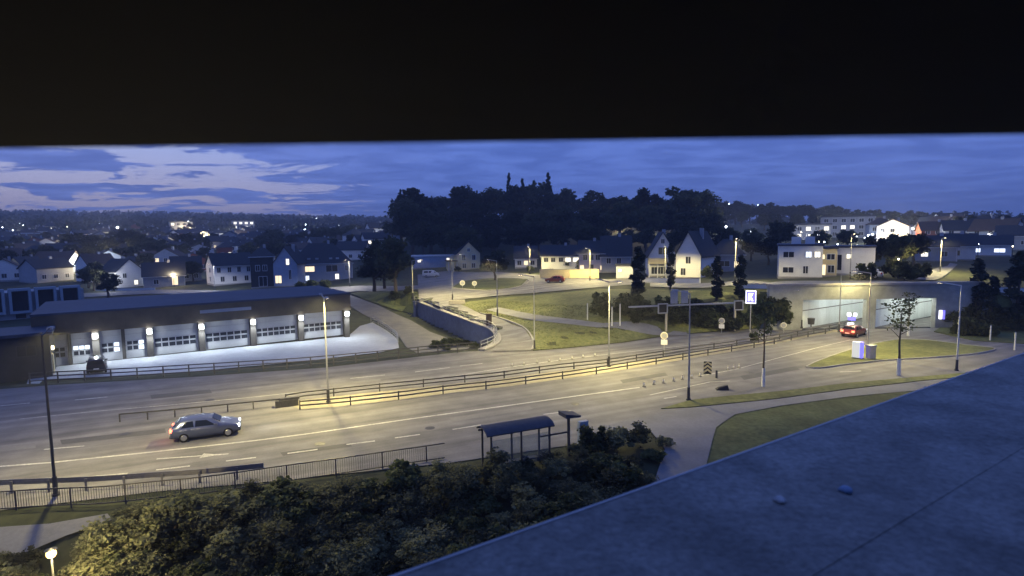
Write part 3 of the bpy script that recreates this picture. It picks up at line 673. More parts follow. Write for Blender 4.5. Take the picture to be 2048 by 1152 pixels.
street_lamp(T(430, 580), 7, 4.4, 'far lamp post on the town street beside the white house', 3000, arm_len=1.2, col=(.9, .92, 1))

# ------------------------------------------------------------------ houses
PANE = {}
def window(parent, x, y, z, w, h, lit=None, frame='frame_white', rz=0.0):
    k = (round(w, 2), round(h, 2), lit, frame)
    if k not in PANE:
        mb = MB(); b = .09
        pts = [(-w / 2 - b, -b), (w / 2 + b, -b), (w / 2 + b, h + b), (-w / 2 - b, h + b)]; ip = [(-w / 2, 0), (w / 2, 0), (w / 2, h), (-w / 2, h)]
        n = 4; mb.v = [(a, yy, c) for yy in (0.02, -.06) for a, c in pts + ip]
        for i in range(4):
            j = (i + 1) % 4; mb.f += [(8 + i, 8 + j, 12 + j, 12 + i), (i, 4 + i, 4 + j, j), (i, j, 8 + j, 8 + i), (4 + i, 12 + i, 12 + j, 4 + j)]
        fm = mb.mesh('window', frame); mb = MB(); mb.box(-w / 2, w / 2, -.03, .01, 0, h); PANE[k] = (fm, mb.mesh('pane', lit or 'window_dark'))
    o = share('window', PANE[k][0], parent, (x, y, z), rz); share('pane', PANE[k][1], o)
    if w > .65:
        if ('m', k) not in PANE:
            mb = MB(); mb.box(-.035, .035, -.055, -.031, 0, h); PANE['m', k] = mb.mesh('mullion', frame)
        share('mullion', PANE['m', k], o)
    return o
def facing(p): return math.atan2(-p.x, p.y)
def house(name, label, px, py, wpx, hw, roof='gx', rh=3.0, D=9.0, wall='white_board', rmat='roof_tile', rot=0.0, wins=(), chim=True, door=None, cat='house', group=None, swins=(), loc=None, Wm=None, sink=1.5, over=.4):
    p = loc or T(px, py); k = mpp(p); Wd = Wm or wpx * k; t = thing(name, label, cat, p, facing(p) + rot, group); w = Wd / 2
    mb = MB(); ov = over
    if roof == 'gy':
        mb.extr([(-w, -sink), (w, -sink), (w, hw), (0, hw + rh), (-w, hw)], 0, D); mb.build('wall', wall, t)
        sl = rh / w; mr = MB(); th = .22
        for s in (-1, 1):
            mr2 = MB(); x0, z0 = s * (w + ov), hw - sl * ov
            mr2.hexa([(x0, -ov, z0 + .01), (0, -ov, hw + rh + .01), (0, D + ov, hw + rh + .01), (x0, D + ov, z0 + .01), (x0, -ov, z0 + th), (0, -ov, hw + rh + th), (0, D + ov, hw + rh + th), (x0, D + ov, z0 + th)]); mr2.build('roof', rmat, t)
    elif roof == 'gx':
        d2 = D / 2; mb.hexa([(-w, 0, -sink), (w, 0, -sink), (w, D, -sink), (-w, D, -sink), (-w, 0, hw), (w, 0, hw), (w, D, hw), (-w, D, hw)])
        for x in (-w, w): mb.poly([(x, 0, hw), (x, D, hw), (x, d2, hw + rh)][::(1 if x > 0 else -1)])
        mb.build('wall', wall, t); sl = rh / d2; th = .22
        for s in (0, 1):
            y0 = -ov if s == 0 else D + ov; z0 = hw - sl * ov; mr2 = MB()
            mr2.hexa([(-w - ov, y0, z0 + .01), (w + ov, y0, z0 + .01), (w + ov, d2, hw + rh + .01), (-w - ov, d2, hw + rh + .01), (-w - ov, y0, z0 + th), (w + ov, y0, z0 + th), (w + ov, d2, hw + rh + th), (-w - ov, d2, hw + rh + th)]); mr2.build('roof', rmat, t)
    elif roof == 'hip':
        mb.box(-w, w, 0, D, -sink, hw); mb.build('wall', wall, t); r = min(w, D / 2) * .8; d2 = D / 2; a = w + ov; mr2 = MB()
        v = [(-a, -ov, hw + .01), (a, -ov, hw + .01), (a, D + ov, hw + .01), (-a, D + ov, hw + .01), (-w + r, d2, hw + rh), (w - r, d2, hw + rh)]
        mr2.v = v; mr2.f = [(0, 1, 5, 4), (1, 2, 5), (2, 3, 4, 5), (3, 0, 4), (3, 2, 1, 0)]; mr2.build('roof', rmat, t)
    else:
        mb.box(-w, w, 0, D, -sink, hw); mb.build('wall', wall, t)
        mr2 = MB(); mr2.box(-w - .2, w + .2, -.2, D + .2, hw + .003, hw + .28); mr2.build('roof', rmat, t)
    for (u, z, ww, hh, lit) in wins: window(t, -w + u * Wd, -.02, z, ww, hh, lit)
    for (v_, z, ww, hh, lit) in swins: window(t, -w - .02, v_ * D, z, ww, hh, lit, rz=-math.pi / 2)
    if roof in ('gx', 'hip') and Wm is None:
        mb = MB(); mb.bar((-w - ov, -ov - .06, hw - (rh / (D / 2) * ov if roof == 'gx' else 0) - .02), (w + ov, -ov - .06, hw - (rh / (D / 2) * ov if roof == 'gx' else 0) - .02), .12, .12); mb.build('gutter', 'frame_white', t)
        mb = MB(); mb.tube((w - .15, -.07, -.8), (w - .15, -.07, hw - .1), .05, .05, 6); mb.build('downpipe', 'frame_white', t)
    if roof != 'flat' or Wm is None:
        mb = MB(); mb.box(-w - .05, w + .05, -.05, D + .05, -sink, .22); mb.build('plinth', 'concrete', t)
    if door is not None:
        mb = MB(); mb.box(-.5, .5, -.06, 0, .05, 2.1); o = mb.build('door', 'frame_dark', t); o.location = (-w + door * Wd, 0, 0)
    if chim and roof != 'flat':
        mb = MB(); cy = D * (.55 if roof == 'gy' else .5); mb.box(-.35, .35, cy - .35, cy + .35, hw + rh * .5, hw + rh + .8); o = mb.build('chimney', 'grey_wall', t); o.location = (w * .25, 0, 0)
    return t
WH, WW, WC, WD_ = 'lit_white', 'lit_warm', 'lit_cool', None
# centre row
t = house('house', 'cream wooden house with front gable and veranda beside the roundabout', 938, 541, 46, 5.2, 'gy', 3.4, 8, 'cream_wall', rot=.15, wins=((.28, 3.2, 1.0, 1.5, None), (.72, 3.2, 1.0, 1.5, None), (.3, .8, 1.1, 1.4, None), (.7, .8, 1.1, 1.4, None), (.5, 5.8, .7, .9, None)))
mb = MB(); mb.box(-6.4, -3.5, .6, 5, -1.2, 2.9); mb.build('side_wing', 'cream_wall', t)
for x in (-6.2, -4.9, -3.7):
    mb = MB(); mb.box(x - .08, x + .08, -.9, -.74, -.5, 2.75); mb.build('veranda_post', 'frame_white', t)
mb = MB(); mb.box(-6.7, -3.52, -1.2, 5.2, 2.903, 3.15); mb.build('veranda_roof', 'roof_tile', t)
house('flat_house', 'low dark blue flat-roofed building with two wall lamps beyond the roundabout', 866, 536, 84, 3.6, 'flat', 0, 10, 'blue_wall', 'frame_white', wins=((.18, 1.9, .9, .7, WH), (.86, 2.2, .8, .8, WH)))
house('house', 'white house with small front gable left of the long white one', 1052, 536, 44, 3.0, 'gx', 3.2, 8, 'white_board', wins=((.2, .9, 1.1, 1.2, None), (.5, .9, 1.1, 1.2, WW), (.8, .9, 1.1, 1.2, None)))
house('house', 'long low white house behind the cream garden wall', 1122, 540, 78, 3.9, 'gx', 2.6, 8, 'white_board', wins=((.3, 2.2, 1.1, 1.1, WD_), (.5, 2.2, 1.1, 1.1, WD_), (.68, 2.2, 1.4, 1.1, WH), (.88, 2.2, 1.4, 1.1, WH), (.12, 2.2, 1.1, 1.1, None)))
t = house('house', 'pinkish lit house with porch lamps between dark roofs', 1183, 546, 50, 5.0, 'gx', 2.8, 8, 'pink_wall', wins=((.25, 3.2, 1.0, 1.3, None), (.5, 3.2, 1.0, 1.3, None), (.75, 3.2, 1.0, 1.3, None), (.12, .7, .9, 1.2, WW), (.92, .8, .8, 1.0, WW)), door=.5)
house('house', 'broad dark-roofed house with white half-round gable right of the pink one', 1232, 545, 58, 4.2, 'gx', 4.6, 9, 'grey_wall', wins=((.25, 2.2, 1.0, 1.3, None), (.6, 2.2, 1.0, 1.3, None)))
house('garage_shed', 'small white garage with a round wall lamp on the street', 1249, 558, 33, 2.9, 'flat', 0, 5, 'white_wall', 'roof_tile', wins=((.22, 1.6, .55, .55, WC),), cat='garage', chim=False)
t = house('tall_house', 'tall white house with steep front gable and glazed veranda', 1325, 553, 54, 4.7, 'gy', 4.9, 10, 'white_board', rot=.1, wins=((.5, 4.9, 1.8, 1.5, None), (.5, 7.3, .7, .9, None), (.2, .6, 1.2, 1.5, None), (.42, .6, 1.2, 1.5, None), (.64, .6, 1.2, 1.5, None)))
mb = MB(); mb.box(-3.2, .8, -1.6, -.1, 2.9, 4.1); mb.build('balcony', 'cream_wall', t)
for x in (-3.0, -1.2, .6):
    mb = MB(); mb.box(x - .1, x + .1, -1.55, -1.35, -1, 2.9); mb.build('veranda_post', 'frame_white', t)
t = house('tall_house', 'tall white house with steep gable and long dark roof, right of its twin', 1376, 556, 50, 4.9, 'gy', 4.6, 11, 'white_board', rot=-.35, wins=((.5, 3.0, 1.0, 1.4, None), (.3, .6, 1.0, 1.4, None)), swins=((.3, 1, 1, 1.3, None),))
house('house', 'grey hip-roofed house with lit porch right of the tall gables', 1452, 543, 68, 3.8, 'hip', 3.6, 9, 'grey_wall', wins=((.2, 1.2, 1.2, 1.2, None), (.45, 1.2, 2.2, 1.2, None), (.8, 1.0, 1.2, 1.3, WW)))
t = house('modern_house', 'white modern flat-roofed house with two roof hatches above the tunnel', 1600, 556, 78, 5.4, 'flat', 0, 8, 'white_wall', 'roof_membrane', rot=.06, wins=((.22, 3.5, 1.6, .9, None), (.22, .9, 1.6, .9, None), (.62, .8, .7, 1.2, None), (.68, 3.5, .8, .9, WC), (.88, 3.5, .8, .9, WH)))
for x in (-.6, 1.5):
    mb = MB(); mb.box(x - .7, x + .7, 2, 3.2, 5.69, 6.9); mb.build('roof_hatch', 'frame_white', t)
house('modern_house', 'cream lit middle wing with doorway beside the white modern house', 1645, 553, 48, 4.7, 'flat', 0, 8, 'cream_wall', 'roof_membrane', wins=((.2, 2.9, 1.0, .9, WH), (.45, 3.0, .8, .7, WW), (.78, 2.9, 1.1, .9, None), (.4, .3, 1.6, 1.7, WW), (.8, .7, .9, 1.2, None)), chim=False)
house('modern_house', 'grey-white end wing with tall chimney pipes right of the cream wing', 1704, 550, 76, 4.6, 'flat', 0, 8, 'white_wall', 'roof_membrane', wins=((.15, .8, 1.3, 2.6, None), (.42, 2.8, .7, .7, WH), (.72, .8, 1.0, 1.2, None)), chim=False)
house('house', 'pale low house on the slope right of the modern row', 1870, 522, 70, 3.2, 'gx', 2.2, 8, 'grey_wall', wins=((.25, 1.0, 1.2, 1.1, WH), (.7, 1.0, 1.2, 1.1, None)))
house('house', 'white house with lit porch behind the hillside drive', 1912, 520, 60, 3.3, 'gx', 2.4, 8, 'white_wall', wins=((.12, .9, 1.3, 1.2, WH), (.5, 1.0, 1.2, 1.1, None)))
house('house', 'low house with blue-white porch lights at far right', 1975, 512, 72, 2.8, 'gx', 2.0, 8, 'white_wall', wins=((.2, .9, 2.4, .9, WC), (.75, .9, 2.0, .9, WC)))
house('house', 'dark house behind the trees at the right edge', 2030, 500, 60, 4.0, 'gx', 2.6, 8, 'grey_wall', wins=((.3, 1.5, 1.2, 1.0, WW), (.7, 1.5, 1.0, 1.0, None)))
# left group
house('house', 'white two-storey house with end gable by the town street', 470, 568, 74, 5.6, 'gx', 3.2, 9, 'white_board', rot=.25, wins=((.12, 3.5, .9, 1.4, None), (.38, 3.5, .9, 1.4, None), (.62, 3.5, .9, 1.4, None), (.86, 3.5, .9, 1.4, None), (.2, .9, 1, 1.4, None), (.5, .9, 1, 1.4, None), (.8, .9, 1, 1.4, None)), swins=((.5, 3.5, 1, 1.3, None), (.5, .9, 1, 1.3, None)))
house('house', 'dark arched stone-grey house left of the blue gable', 527, 575, 44, 8.4, 'hip', 2.6, 8, 'dark_wall', wins=((.3, 4.6, 1, 1.5, None), (.6, 4.6, 1, 1.5, None), (.5, .4, 2.0, 2.6, None)))
house('house', 'pale blue house with lit gable window and lit porch', 572, 573, 46, 6.4, 'gy', 4.4, 10, 'blue_wall', rot=-.3, wins=((.62, 6.0, .8, 1.6, WH), (.2, 1.0, 1.6, 2.0, WW), (.7, 2.0, .7, 2.6, None)))
t = house('villa', 'large villa with sweeping dark hip roof and two bright entrance lamps', 645, 563, 118, 5.2, 'hip', 6.0, 13, 'grey_wall', wins=((.05, 3.0, .6, 1.6, WH), (.13, 3.0, .9, 1.6, None), (.28, 3.0, 3.4, 1.5, WW), (.66, 2.8, 3.2, 1.9, None), (.90, 3.0, .7, 1.6, None), (.26, .4, 1.0, 1.4, WC), (.74, .6, 1.0, 1.5, WH)), sink=2.5)
for x in (-2.2, -.8, 1.6, 2.8):
    mb = MB(); mb.extr([(-.45, 5.6), (.45, 5.6), (.45, 6.6), (-.45, 6.6)], 1.0, 3.0); o = mb.build('dormer', 'grey_wall', t); o.location = (x * 1.6, 0, 0.3)
house('house', 'white gabled house among dark trees at far left', 262, 575, 52, 5.0, 'gy', 3.4, 9, 'white_board', rot=.5, wins=((.3, 3.0, 1.0, 1.3, None), (.7, .8, 1.0, 1.3, WH)), swins=((.3, .8, 1.4, 1.2, WH), (.7, 2.8, 1.0, 1.2, None)))
house('house', 'low grey house with one tall lit window left of the white house', 330, 574, 72, 3.4, 'gx', 3.6, 9, 'grey_wall', wins=((.75, .5, 1.4, 2.4, WW), (.3, 1.0, 1.2, 1.2, None)))
# the building with square white frames at the left edge
p = T(70, 636); k = mpp(p); t = thing('framed_building', 'pale blue building with a row of big square framed bays at left edge', 'building', p, facing(p) + .12)
Wb = 200 * k; mb = MB(); mb.box(-Wb * .55, Wb * .42, .9, 9, -2, 5.4); mb.build('wall', 'grey_wall', t)
for i in range(5):
    x = -Wb * .5 + i * Wb * .2; w = Wb * .085
    mb = MB(); fr = [(x - w, 1.2), (x + w, 1.2), (x + w, 6.2), (x - w, 6.2)]; ip = [(x - w + .45, 1.65), (x + w - .45, 1.65), (x + w - .45, 5.7), (x - w + .45, 5.7)]
    mb.v = [(a, y, c) for y in (.9, -.4) for a, c in fr + ip]
    for a in range(4):
        b = (a + 1) % 4; mb.f += [(8 + a, 8 + b, 12 + b, 12 + a), (a, b, 8 + b, 8 + a), (4 + a, 12 + a, 12 + b, 4 + b)]
    o = mb.build('bay_frame', 'pale_blue', t); mb = MB(); mb.box(x - w + .44, x + w - .44, .6, .88, 1.64, 5.72); mb.build('pane', 'window_dark', o)
for i in range(3):
    mb = MB(); mb.box(-.8, .8, .86, .9, .1, 1.0); o = mb.build('lower_window', 'window_dark', t); o.location = (-Wb * .1 + i * Wb * .2, 0, 0)
# cream garden wall, white hedge wall
def garden_wall(label, pts, h, mt, w=.3):
    P = [T(*q) for q in pts]; base = P[0].copy(); mb = MB()
    mid = Vector((0, 0, h / 2 - .2))
    n = len(P); prev = None
    for a, b in zip(P[:-1], P[1:]): mb.bar(a - base + mid, b - base + mid, w, h + .4)
    t_ = thing('garden_wall', label, 'wall', base); k0 = 0
    for a, b in zip(P[:-1], P[1:]):
        m2 = MB(); m2.bar(a - base + mid, b - base + mid, w, h + .4); m2.build('wall_section', mt, t_); m2 = MB(); m2.bar(a - base + Vector((0, 0, h + .06)), b - base + Vector((0, 0, h + .06)), w + .12, .1); m2.build('coping', 'concrete', t_)
garden_wall('cream lit garden wall along the road below the white houses', [(1080, 556), (1140, 557), (1198, 556)], 2.0, 'cream_wall')
garden_wall('white fence wall on top of the slope left of the tunnel', [(1480, 575), (1540, 576), (1592, 577)], .55, 'white_wall')
garden_wall('white wall line above the dark bushes right of the tunnel', [(1872, 577), (1940, 579), (2060, 585)], .55, 'white_wall')
garden_wall('white garden wall in front of the tall gabled houses', [(1290, 565), (1340, 566), (1400, 567)], .9, 'white_wall')
garden_wall('low pale wall in front of the white gabled house at far left', [(190, 581), (250, 581), (310, 580)], .6, 'white_wall')

# ------------------------------------------------------------------ the garage hall with its bright yard
ga = T(78, 737); gb = T(697, 673); gd = (gb - ga); gd.z = 0; LG = gd.length; gz = math.atan2(gd.y, gd.x)
GZ = -1.5
gar = thing('garage_hall', 'long garage hall with white sectional doors and brown fascia beside the yard', 'garage', (ga.x, ga.y, GZ), gz)
mb = MB(); mb.box(0, LG, .55, 17, -.4, 6.45); mb.build('wall', 'pillar', gar)
mb = MB(); mb.box(-.3, LG + .3, -.75, .54, 4.05, 6.50); mb.build('fascia', 'brown_clad', gar)
mb = MB(); mb.box(-.35, LG + .35, -.8, 17.3, 6.503, 6.75); mb.build('roof', 'roof_membrane', gar)
mb = MB(); mb.box(LG * .46, LG * .63, -.80, -.752, 5.3, 5.75); mb.build('sign_strip', 'grey_wall', gar)
def u_at(px, py):   # metres along the facade
    p = T(px, py); return (p - ga).dot(gd.normalized())
us = [0.0]
for px, py in ((195, 724), (302, 713), (405, 703), (507, 692), (602, 683), (693, 673)):
    d = ray(px, py); # intersect with facade plane
    n = Vector((-gd.y, gd.x, 0)).normalized(); tt = n.dot(ga - Vector(CAM)) / n.dot(Vector(d)); us.append((Vector(CAM) + Vector(d) * tt - ga).dot(gd.normalized()))
us[-1] = LG - .35
for i, u in enumerate(us):
    mb = MB(); mb.box(-.38, .38, -.62, .53, -.3, 4.04); o = mb.build('pillar', 'pillar', gar); o.location = (u + (.4 if i == 0 else 0), 0, 0)
    if i:
        mb = MB(); mb.box(-.24, .24, -1.05, -.63, 3.2, 3.75); o = mb.build('wall_lamp', 'lamp_cool', gar); o.location = (u, 0, 0)
        ld = bpy.data.lights.new('wall_lamp_light', 'SPOT'); ld.energy = 950; ld.color = (.80, .90, 1.0); ld.spot_size = math.radians(168); ld.spot_blend = .5; ld.shadow_soft_size = .15
        lo = bpy.data.objects.new('wall_lamp_light', ld); COL.objects.link(lo); lo.parent = gar; lo.location = (u, -1.5, 3.4); lo.rotation_euler = (math.radians(-22), 0, 0)
half = [(us[1] + us[2]) / 2, us[1] / 2 + .3]
for i in range(6):
    a, b = us[i] + (.78 if i == 0 else .38), us[i + 1] - .38
    spans = [(a, b)]
    if i in (0, 1):
        m_ = (a + b) / 2; spans = [(a, m_ - .18), (m_ + .18, b)]
        mb = MB(); mb.box(-.17, .17, -.1, .53, -.3, 4.04); o = mb.build('door_jamb', 'pillar', gar); o.location = (m_, 0, 0)
    for j, (c, d_) in enumerate(spans):
        w = d_ - c
        door = bpy.data.objects.new('garage_door', None); COL.objects.link(door); door.parent = gar; door.location = (c, .3, 0)
        zs = [0.02, 1.0, 1.72, 2.36, 3.2, 4.03]
        for q in range(5):
            mb = MB(); mb.box(0.02, w - .02, 0, .12, zs[q] + .015, zs[q + 1] - .015); mb.build('door_panel', 'door_white', door)
        for q in (2, 1):
            n = max(3, int(w / .85))
            for s in range(n):
                x0 = .2 + (w - .4) * s / n; x1 = .2 + (w - .4) * (s + 1) / n - .12
                lit = (i == 0 and j == 1 and q == 2) or (i == 1 and j == 0 and s == n - 1) or (i == 1 and j == 1 and s == n - 1)
                mb = MB(); mb.box(x0, x1, -.02, -.002, zs[q] + .10, zs[q + 1] - .10); mb.build('window_pane', 'lit_cool' if lit else 'window_dark', door)
# dark building at the left edge
p = T(-20, 768); p.z = -1.5; t = thing('dark_building', 'dark building with pale roof edge at the left picture edge', 'building', p, gz + .02)
mb = MB(); mb.box(-9, 5.4, 0, 7, -.5, 4.9); mb.build('wall', 'dark_wall', t)
mb = MB(); mb.box(-9.4, 5.7, -.5, 7.4, 4.903, 5.25); mb.build('roof', 'roof_membrane', t)
for i in range(4):
    window(t, -6.6 + i * 3.3, -.02, 2.7, 1.6, 1.1, None, 'frame_dark'); 
mb = MB(); mb.box(5.41, 5.52, 1.2, 2.3, .1, 2.4); mb.build('side_door', 'cream_wall', t)
mb = MB(); mb.box(5.42, 5.62, 1.6, 1.9, 2.9, 3.3); mb.build('wall_lamp', 'lamp_warm', t)

# ------------------------------------------------------------------ trees
def leaf_cloud(name, centers, per, leaf, mt, seed, spread, flat=0.75, tri=False):
    r = np.random.default_rng(seed); c = np.repeat(np.array(centers, float), per, 0); n = len(c)
    d = r.normal(size=(n, 3)); d /= np.linalg.norm(d, axis=1)[:, None]; rad = r.random(n) ** .45
    sp = np.repeat(np.array(spread, float), per) if not np.isscalar(spread) else spread
    p = c + d * (rad * sp)[:, None] * np.array([1, 1, flat])
    a = r.normal(size=(n, 3)); a /= np.linalg.norm(a, axis=1)[:, None]; b = np.cross(a, r.normal(size=(n, 3))); b /= np.linalg.norm(b, axis=1)[:, None]
    s = leaf * (0.6 + 0.8 * r.random(n))[:, None]; a = a * s * .5; b = b * s * .34
    V = np.stack([p - a, p + b, p + a, p - b], 1).reshape(-1, 3); me = bpy.data.meshes.new(name)
    me.vertices.add(4 * n); me.vertices.foreach_set('co', V.ravel()); me.loops.add(4 * n); me.loops.foreach_set('vertex_index', np.arange(4 * n))
    me.polygons.add(n); me.polygons.foreach_set('loop_start', np.arange(0, 4 * n, 4)); me.polygons.foreach_set('loop_total', np.full(n, 4)); me.materials.append(M[mt]); me.update(calc_edges=True)
    return me
def ell_centers(r, n, rx, rz, cz, lo=.35):
    out = []
    for i in range(n):
        d = r.normal(size=3); d /= np.linalg.norm(d); q = (lo + (1 - lo) * r.random() ** .6); out.append((d[0] * rx * q, d[1] * rx * q, cz + d[2] * rz * q))
    return out
def trunk_mesh(h, r0, bend=.15, seed=0):
    rr = random.Random(seed); mb = MB(); n = 7; pts = [Vector((0, 0, -.5))]
    for k in range(1, 5): pts.append(Vector((rr.uniform(-bend, bend), rr.uniform(-bend, bend), h * k / 4)))
    for i, p in enumerate(pts):
        r = r0 * (1.25 - .22 * i)
        for j in range(n): t = 2 * math.pi * j / n; mb.v.append((p.x + r * math.cos(t), p.y + r * math.sin(t), p.z))
    for i in range(4):
        for j in range(n): mb.f.append((i * n + j, i * n + (j + 1) % n, (i + 1) * n + (j + 1) % n, (i + 1) * n + j))
    return mb.mesh('trunk', 'bark')
def limb_mesh(z, ang, L_, r): 
    mb = MB(); mb.tube((0, 0, z), (math.cos(ang) * L_, math.sin(ang) * L_, z + L_ * .8), r, r * .35, 6); return mb.mesh('limb', 'bark')
TREES = {}
def proto(kind, seed):
    """meshes for a tree of about 10 m"""
    r = np.random.default_rng(seed)
    if kind == 'broad':
        c = ell_centers(r, 40, 3.1, 3.3, 6.2); cr = leaf_cloud('crown', c, 75, .62, 'leaf_b', seed, list(r.uniform(.8, 1.6, len(c))))
        return [('trunk', trunk_mesh(5.5, .30, .2, seed))] + [('limb', limb_mesh(2.6 + .5 * i, seed + i * 2.1, 2.6, .12)) for i in range(3)] + [('crown', cr)]
    if kind == 'conifer':
        c = []; s = []
        for i in range(34):
            f_ = i / 33; rad = 2.3 * (1 - f_) + .1
            for k in range(max(1, int(4 * (1 - f_)) + 1)):
                a = r.random() * 6.28; q = rad * (.45 + .5 * r.random()); c.append((q * math.cos(a), q * math.sin(a), 1.2 + 8.8 * f_ - .2 * q)); s.append(.25 + .55 * (1 - f_))
        return [('trunk', trunk_mesh(9, .22, .05, seed)), ('crown', leaf_cloud('crown', c, 42, .5, 'needle', seed, s, .6))]
    if kind == 'column':
        c = []; s = []
        for i in range(46):
            f_ = r.random(); rad = .95 * (math.sin(math.pi * min(1, .12 + .88 * f_)) ** .55); a = r.random() * 6.28; q = rad * (.4 + .5 * r.random())
            c.append((q * math.cos(a), q * math.sin(a), .9 + 8.9 * f_)); s.append(.5)
        return [('trunk', trunk_mesh(7, .16, .05, seed)), ('crown', leaf_cloud('crown', c, 60, .42, 'needle', seed, s, 1.2))]
    if kind == 'young':
        c = ell_centers(r, 24, 1.45, 2.4, 6.6, .3); 
        return [('trunk', trunk_mesh(7.5, .11, .1, seed))] + [('limb', limb_mesh(4.2 + .45 * i, i * 1.7, 1.5, .045)) for i in range(5)] + [('crown', leaf_cloud('crown', c, 12, .32, 'leaf_a', seed, .62))]
    if kind == 'shrub':
        v = (seed - 11) // 7; c = ell_centers(r, 30 if v != 3 else 18, .85, (.62, .5, .8, .9, .55, .7)[v], (.75, .6, .95, 1.0, .7, .8)[v], .25)
        return [('stem', limb_mesh(0, 1, .5, .05)), ('foliage', leaf_cloud('foliage', c, 80, (.15, .11, .2, .17, .13, .24)[v], ('leaf_shrub', 'leaf_olive', 'leaf_a', 'leaf_shrub', 'leaf_olive', 'leaf_a')[v], seed, list(r.uniform(.15, .5, len(c))), .9))]
    if kind == 'bush':
        c = ell_centers(r, 22, 1.2, .9, 1.0, .25); return [('stem', limb_mesh(0, 1, .6, .06)), ('foliage', leaf_cloud('foliage', c, 60, .3, 'leaf_a', seed, list(r.uniform(.3, .65, len(c))), .85))]
for k, n in (('broad', 5), ('conifer', 2), ('column', 2), ('young', 3), ('shrub', 6), ('bush', 3)): TREES[k] = [proto(k, 11 + 7 * i) for i in range(n)]
def plant(kind, name, label, cat, loc, sx, sz, group=None, var=None):
    p = TREES[kind][var if var is not None else random.randrange(len(TREES[kind]))]
    t = thing(name, label, cat, loc, U(0, 6.28), group); t.scale = (sx, sx, sz)
    for nm, me in p: share(nm, me, t)
    return t
def at_dist(px, d):
    v = ray(px, 576); a = math.atan2(v[0], v[1]); x, y = d * math.sin(a), d * math.cos(a); return Vector((x, y, tz(x, y)))
def z_at(px, py, p): # height of the ray through the pixel above point p's distance
    v = ray(px, py); k = math.hypot(p.x, p.y) / math.hypot(v[0], v[1]); return HCAM + v[2] * k
def tree_top(kind, name, label, px, ytop, d, wpx, group=None):
    p = at_dist(px, d); h = max(6.5 if d < 250 else 8.5, z_at(px, ytop, p) - p.z); w = min(wpx * d / FPX, h * .95)
    base = {'broad': (7.4, 9.8), 'conifer': (4.6, 10.1), 'column': (2.6, 10.2)}[kind]
    return plant(kind, name, label, 'tree', p, w / base[0], h / base[1], group)
gF = 'trees of the dark wooded hill'; lF = 'tall dark leafy tree on the wooded hill behind the houses'
for px, yt, d, w in ((805, 396, 235, 90), (840, 377, 240, 95), (880, 392, 245, 80), (935, 372, 250, 100), (985, 375, 255, 90), (1035, 372, 262, 100), (1075, 366, 265, 100), (1130, 378, 262, 100), (1180, 384, 258, 100), (1230, 390, 252, 90), (1290, 376, 235, 66), (1345, 392, 232, 70), (1365, 372, 228, 108), (1395, 380, 232, 90), (1262, 396, 240, 70)):
    tree_top('broad', 'leafy_tree', lF, px, yt, d, w, gF)
for px, yt, d, w in ((1021, 347, 258, 30), (1047, 358, 262, 34), (1098, 347, 262, 40), (1070, 362, 268, 36), (913, 374, 255, 34)):
    tree_top('conifer', 'fir_tree', 'pointed fir standing out above the wooded hill', px, yt, d, w, 'firs on the wooded hill')
for px in range(825, 1440, 42): tree_top('broad', 'leafy_tree', lF, px + U(-10, 10), U(402, 428), U(205, 222), U(75, 100), gF)
for px in range(850, 1560, 44): tree_top('broad', 'leafy_tree', lF, px + U(-10, 10), U(440, 462), U(182, 196), U(60, 85), gF)
gR = 'trees on the right-hand ridge'; lR = 'dark tree on the low ridge at the right of the skyline'
for px in range(1425, 1960, 19):
    f_ = (px - 1425) / 475; tree_top('broad', 'leafy_tree', lR, px + U(-6, 6), 401 + 34 * f_ ** 1.5 + U(-4, 6), U(400, 440), U(34, 52), gR)
for px in range(1450, 2060, 34): tree_top('broad', 'leafy_tree', lR, px + U(-8, 8), 436 + 18 * max(0, (px - 1450) / 600) + U(-6, 10), U(320, 360), U(34, 56), gR)
for px, yt, d, w in ((1940, 432, 250, 60), (1905, 440, 260, 50), (2045, 440, 240, 60), (1745, 490, 130, 40), (1778, 482, 135, 60), (1825, 490, 140, 50), (1800, 500, 125, 50), (1535, 500, 150, 60), (1500, 490, 160, 60), (1640, 470, 200, 50), (1690, 475, 200, 40)):
    tree_top('broad', 'leafy_tree', 'dark tree between the houses on the right-hand slope', px, yt, d, w, 'trees among the right-hand houses')
gL = 'trees among the houses of the left valley'; lL = 'dark tree among the scattered houses of the left valley'
for i in range(110):
    px = U(-40, 720); yt = U(458, 550); d = U(175, 320) + (545 - yt) * 1.6; tree_top('broad', 'leafy_tree', lL, px, yt, d, U(30, 62), gL)
for px, yt, yb, w, lab in ((748, 488, 584, 82, 'big dark tree at the left of the pair beside the slip road'), (792, 478, 586, 84, 'big dark tree at the right of the pair beside the slip road'), (770, 470, 578, 70, 'dark tree rising behind the pair beside the slip road')):
    p = T(px, yb); tree_top('broad', 'leafy_tree', lab, px, yt, math.hypot(p.x, p.y), w)
p = T(990, 562); tree_top('broad', 'leafy_tree', 'small round dark tree on the roundabout beside the cream house', 990, 502, math.hypot(p.x, p.y), 76)
for px, yt, yb, w, lab in ((1276, 494, 594, 36, 'thick dark columnar tree in front of the garage shed'), (1341, 488, 578, 21, 'narrow dark columnar tree in front of the tall gabled houses'), (1434, 530, 600, 28, 'short columnar tree left of the blue lit sign'), (1481, 530, 600, 28, 'short columnar tree just beside the blue lit sign'), (1955, 518, 632, 34, 'tall columnar tree right of the tunnel'), (1986, 560, 634, 28, 'shorter columnar tree right of the tunnel'), (2038, 505, 650, 44, 'tall columnar tree at the right picture edge')):
    p = T(px, yb); tree_top('column', 'columnar_tree', lab, px, yt, math.hypot(p.x, p.y), w)
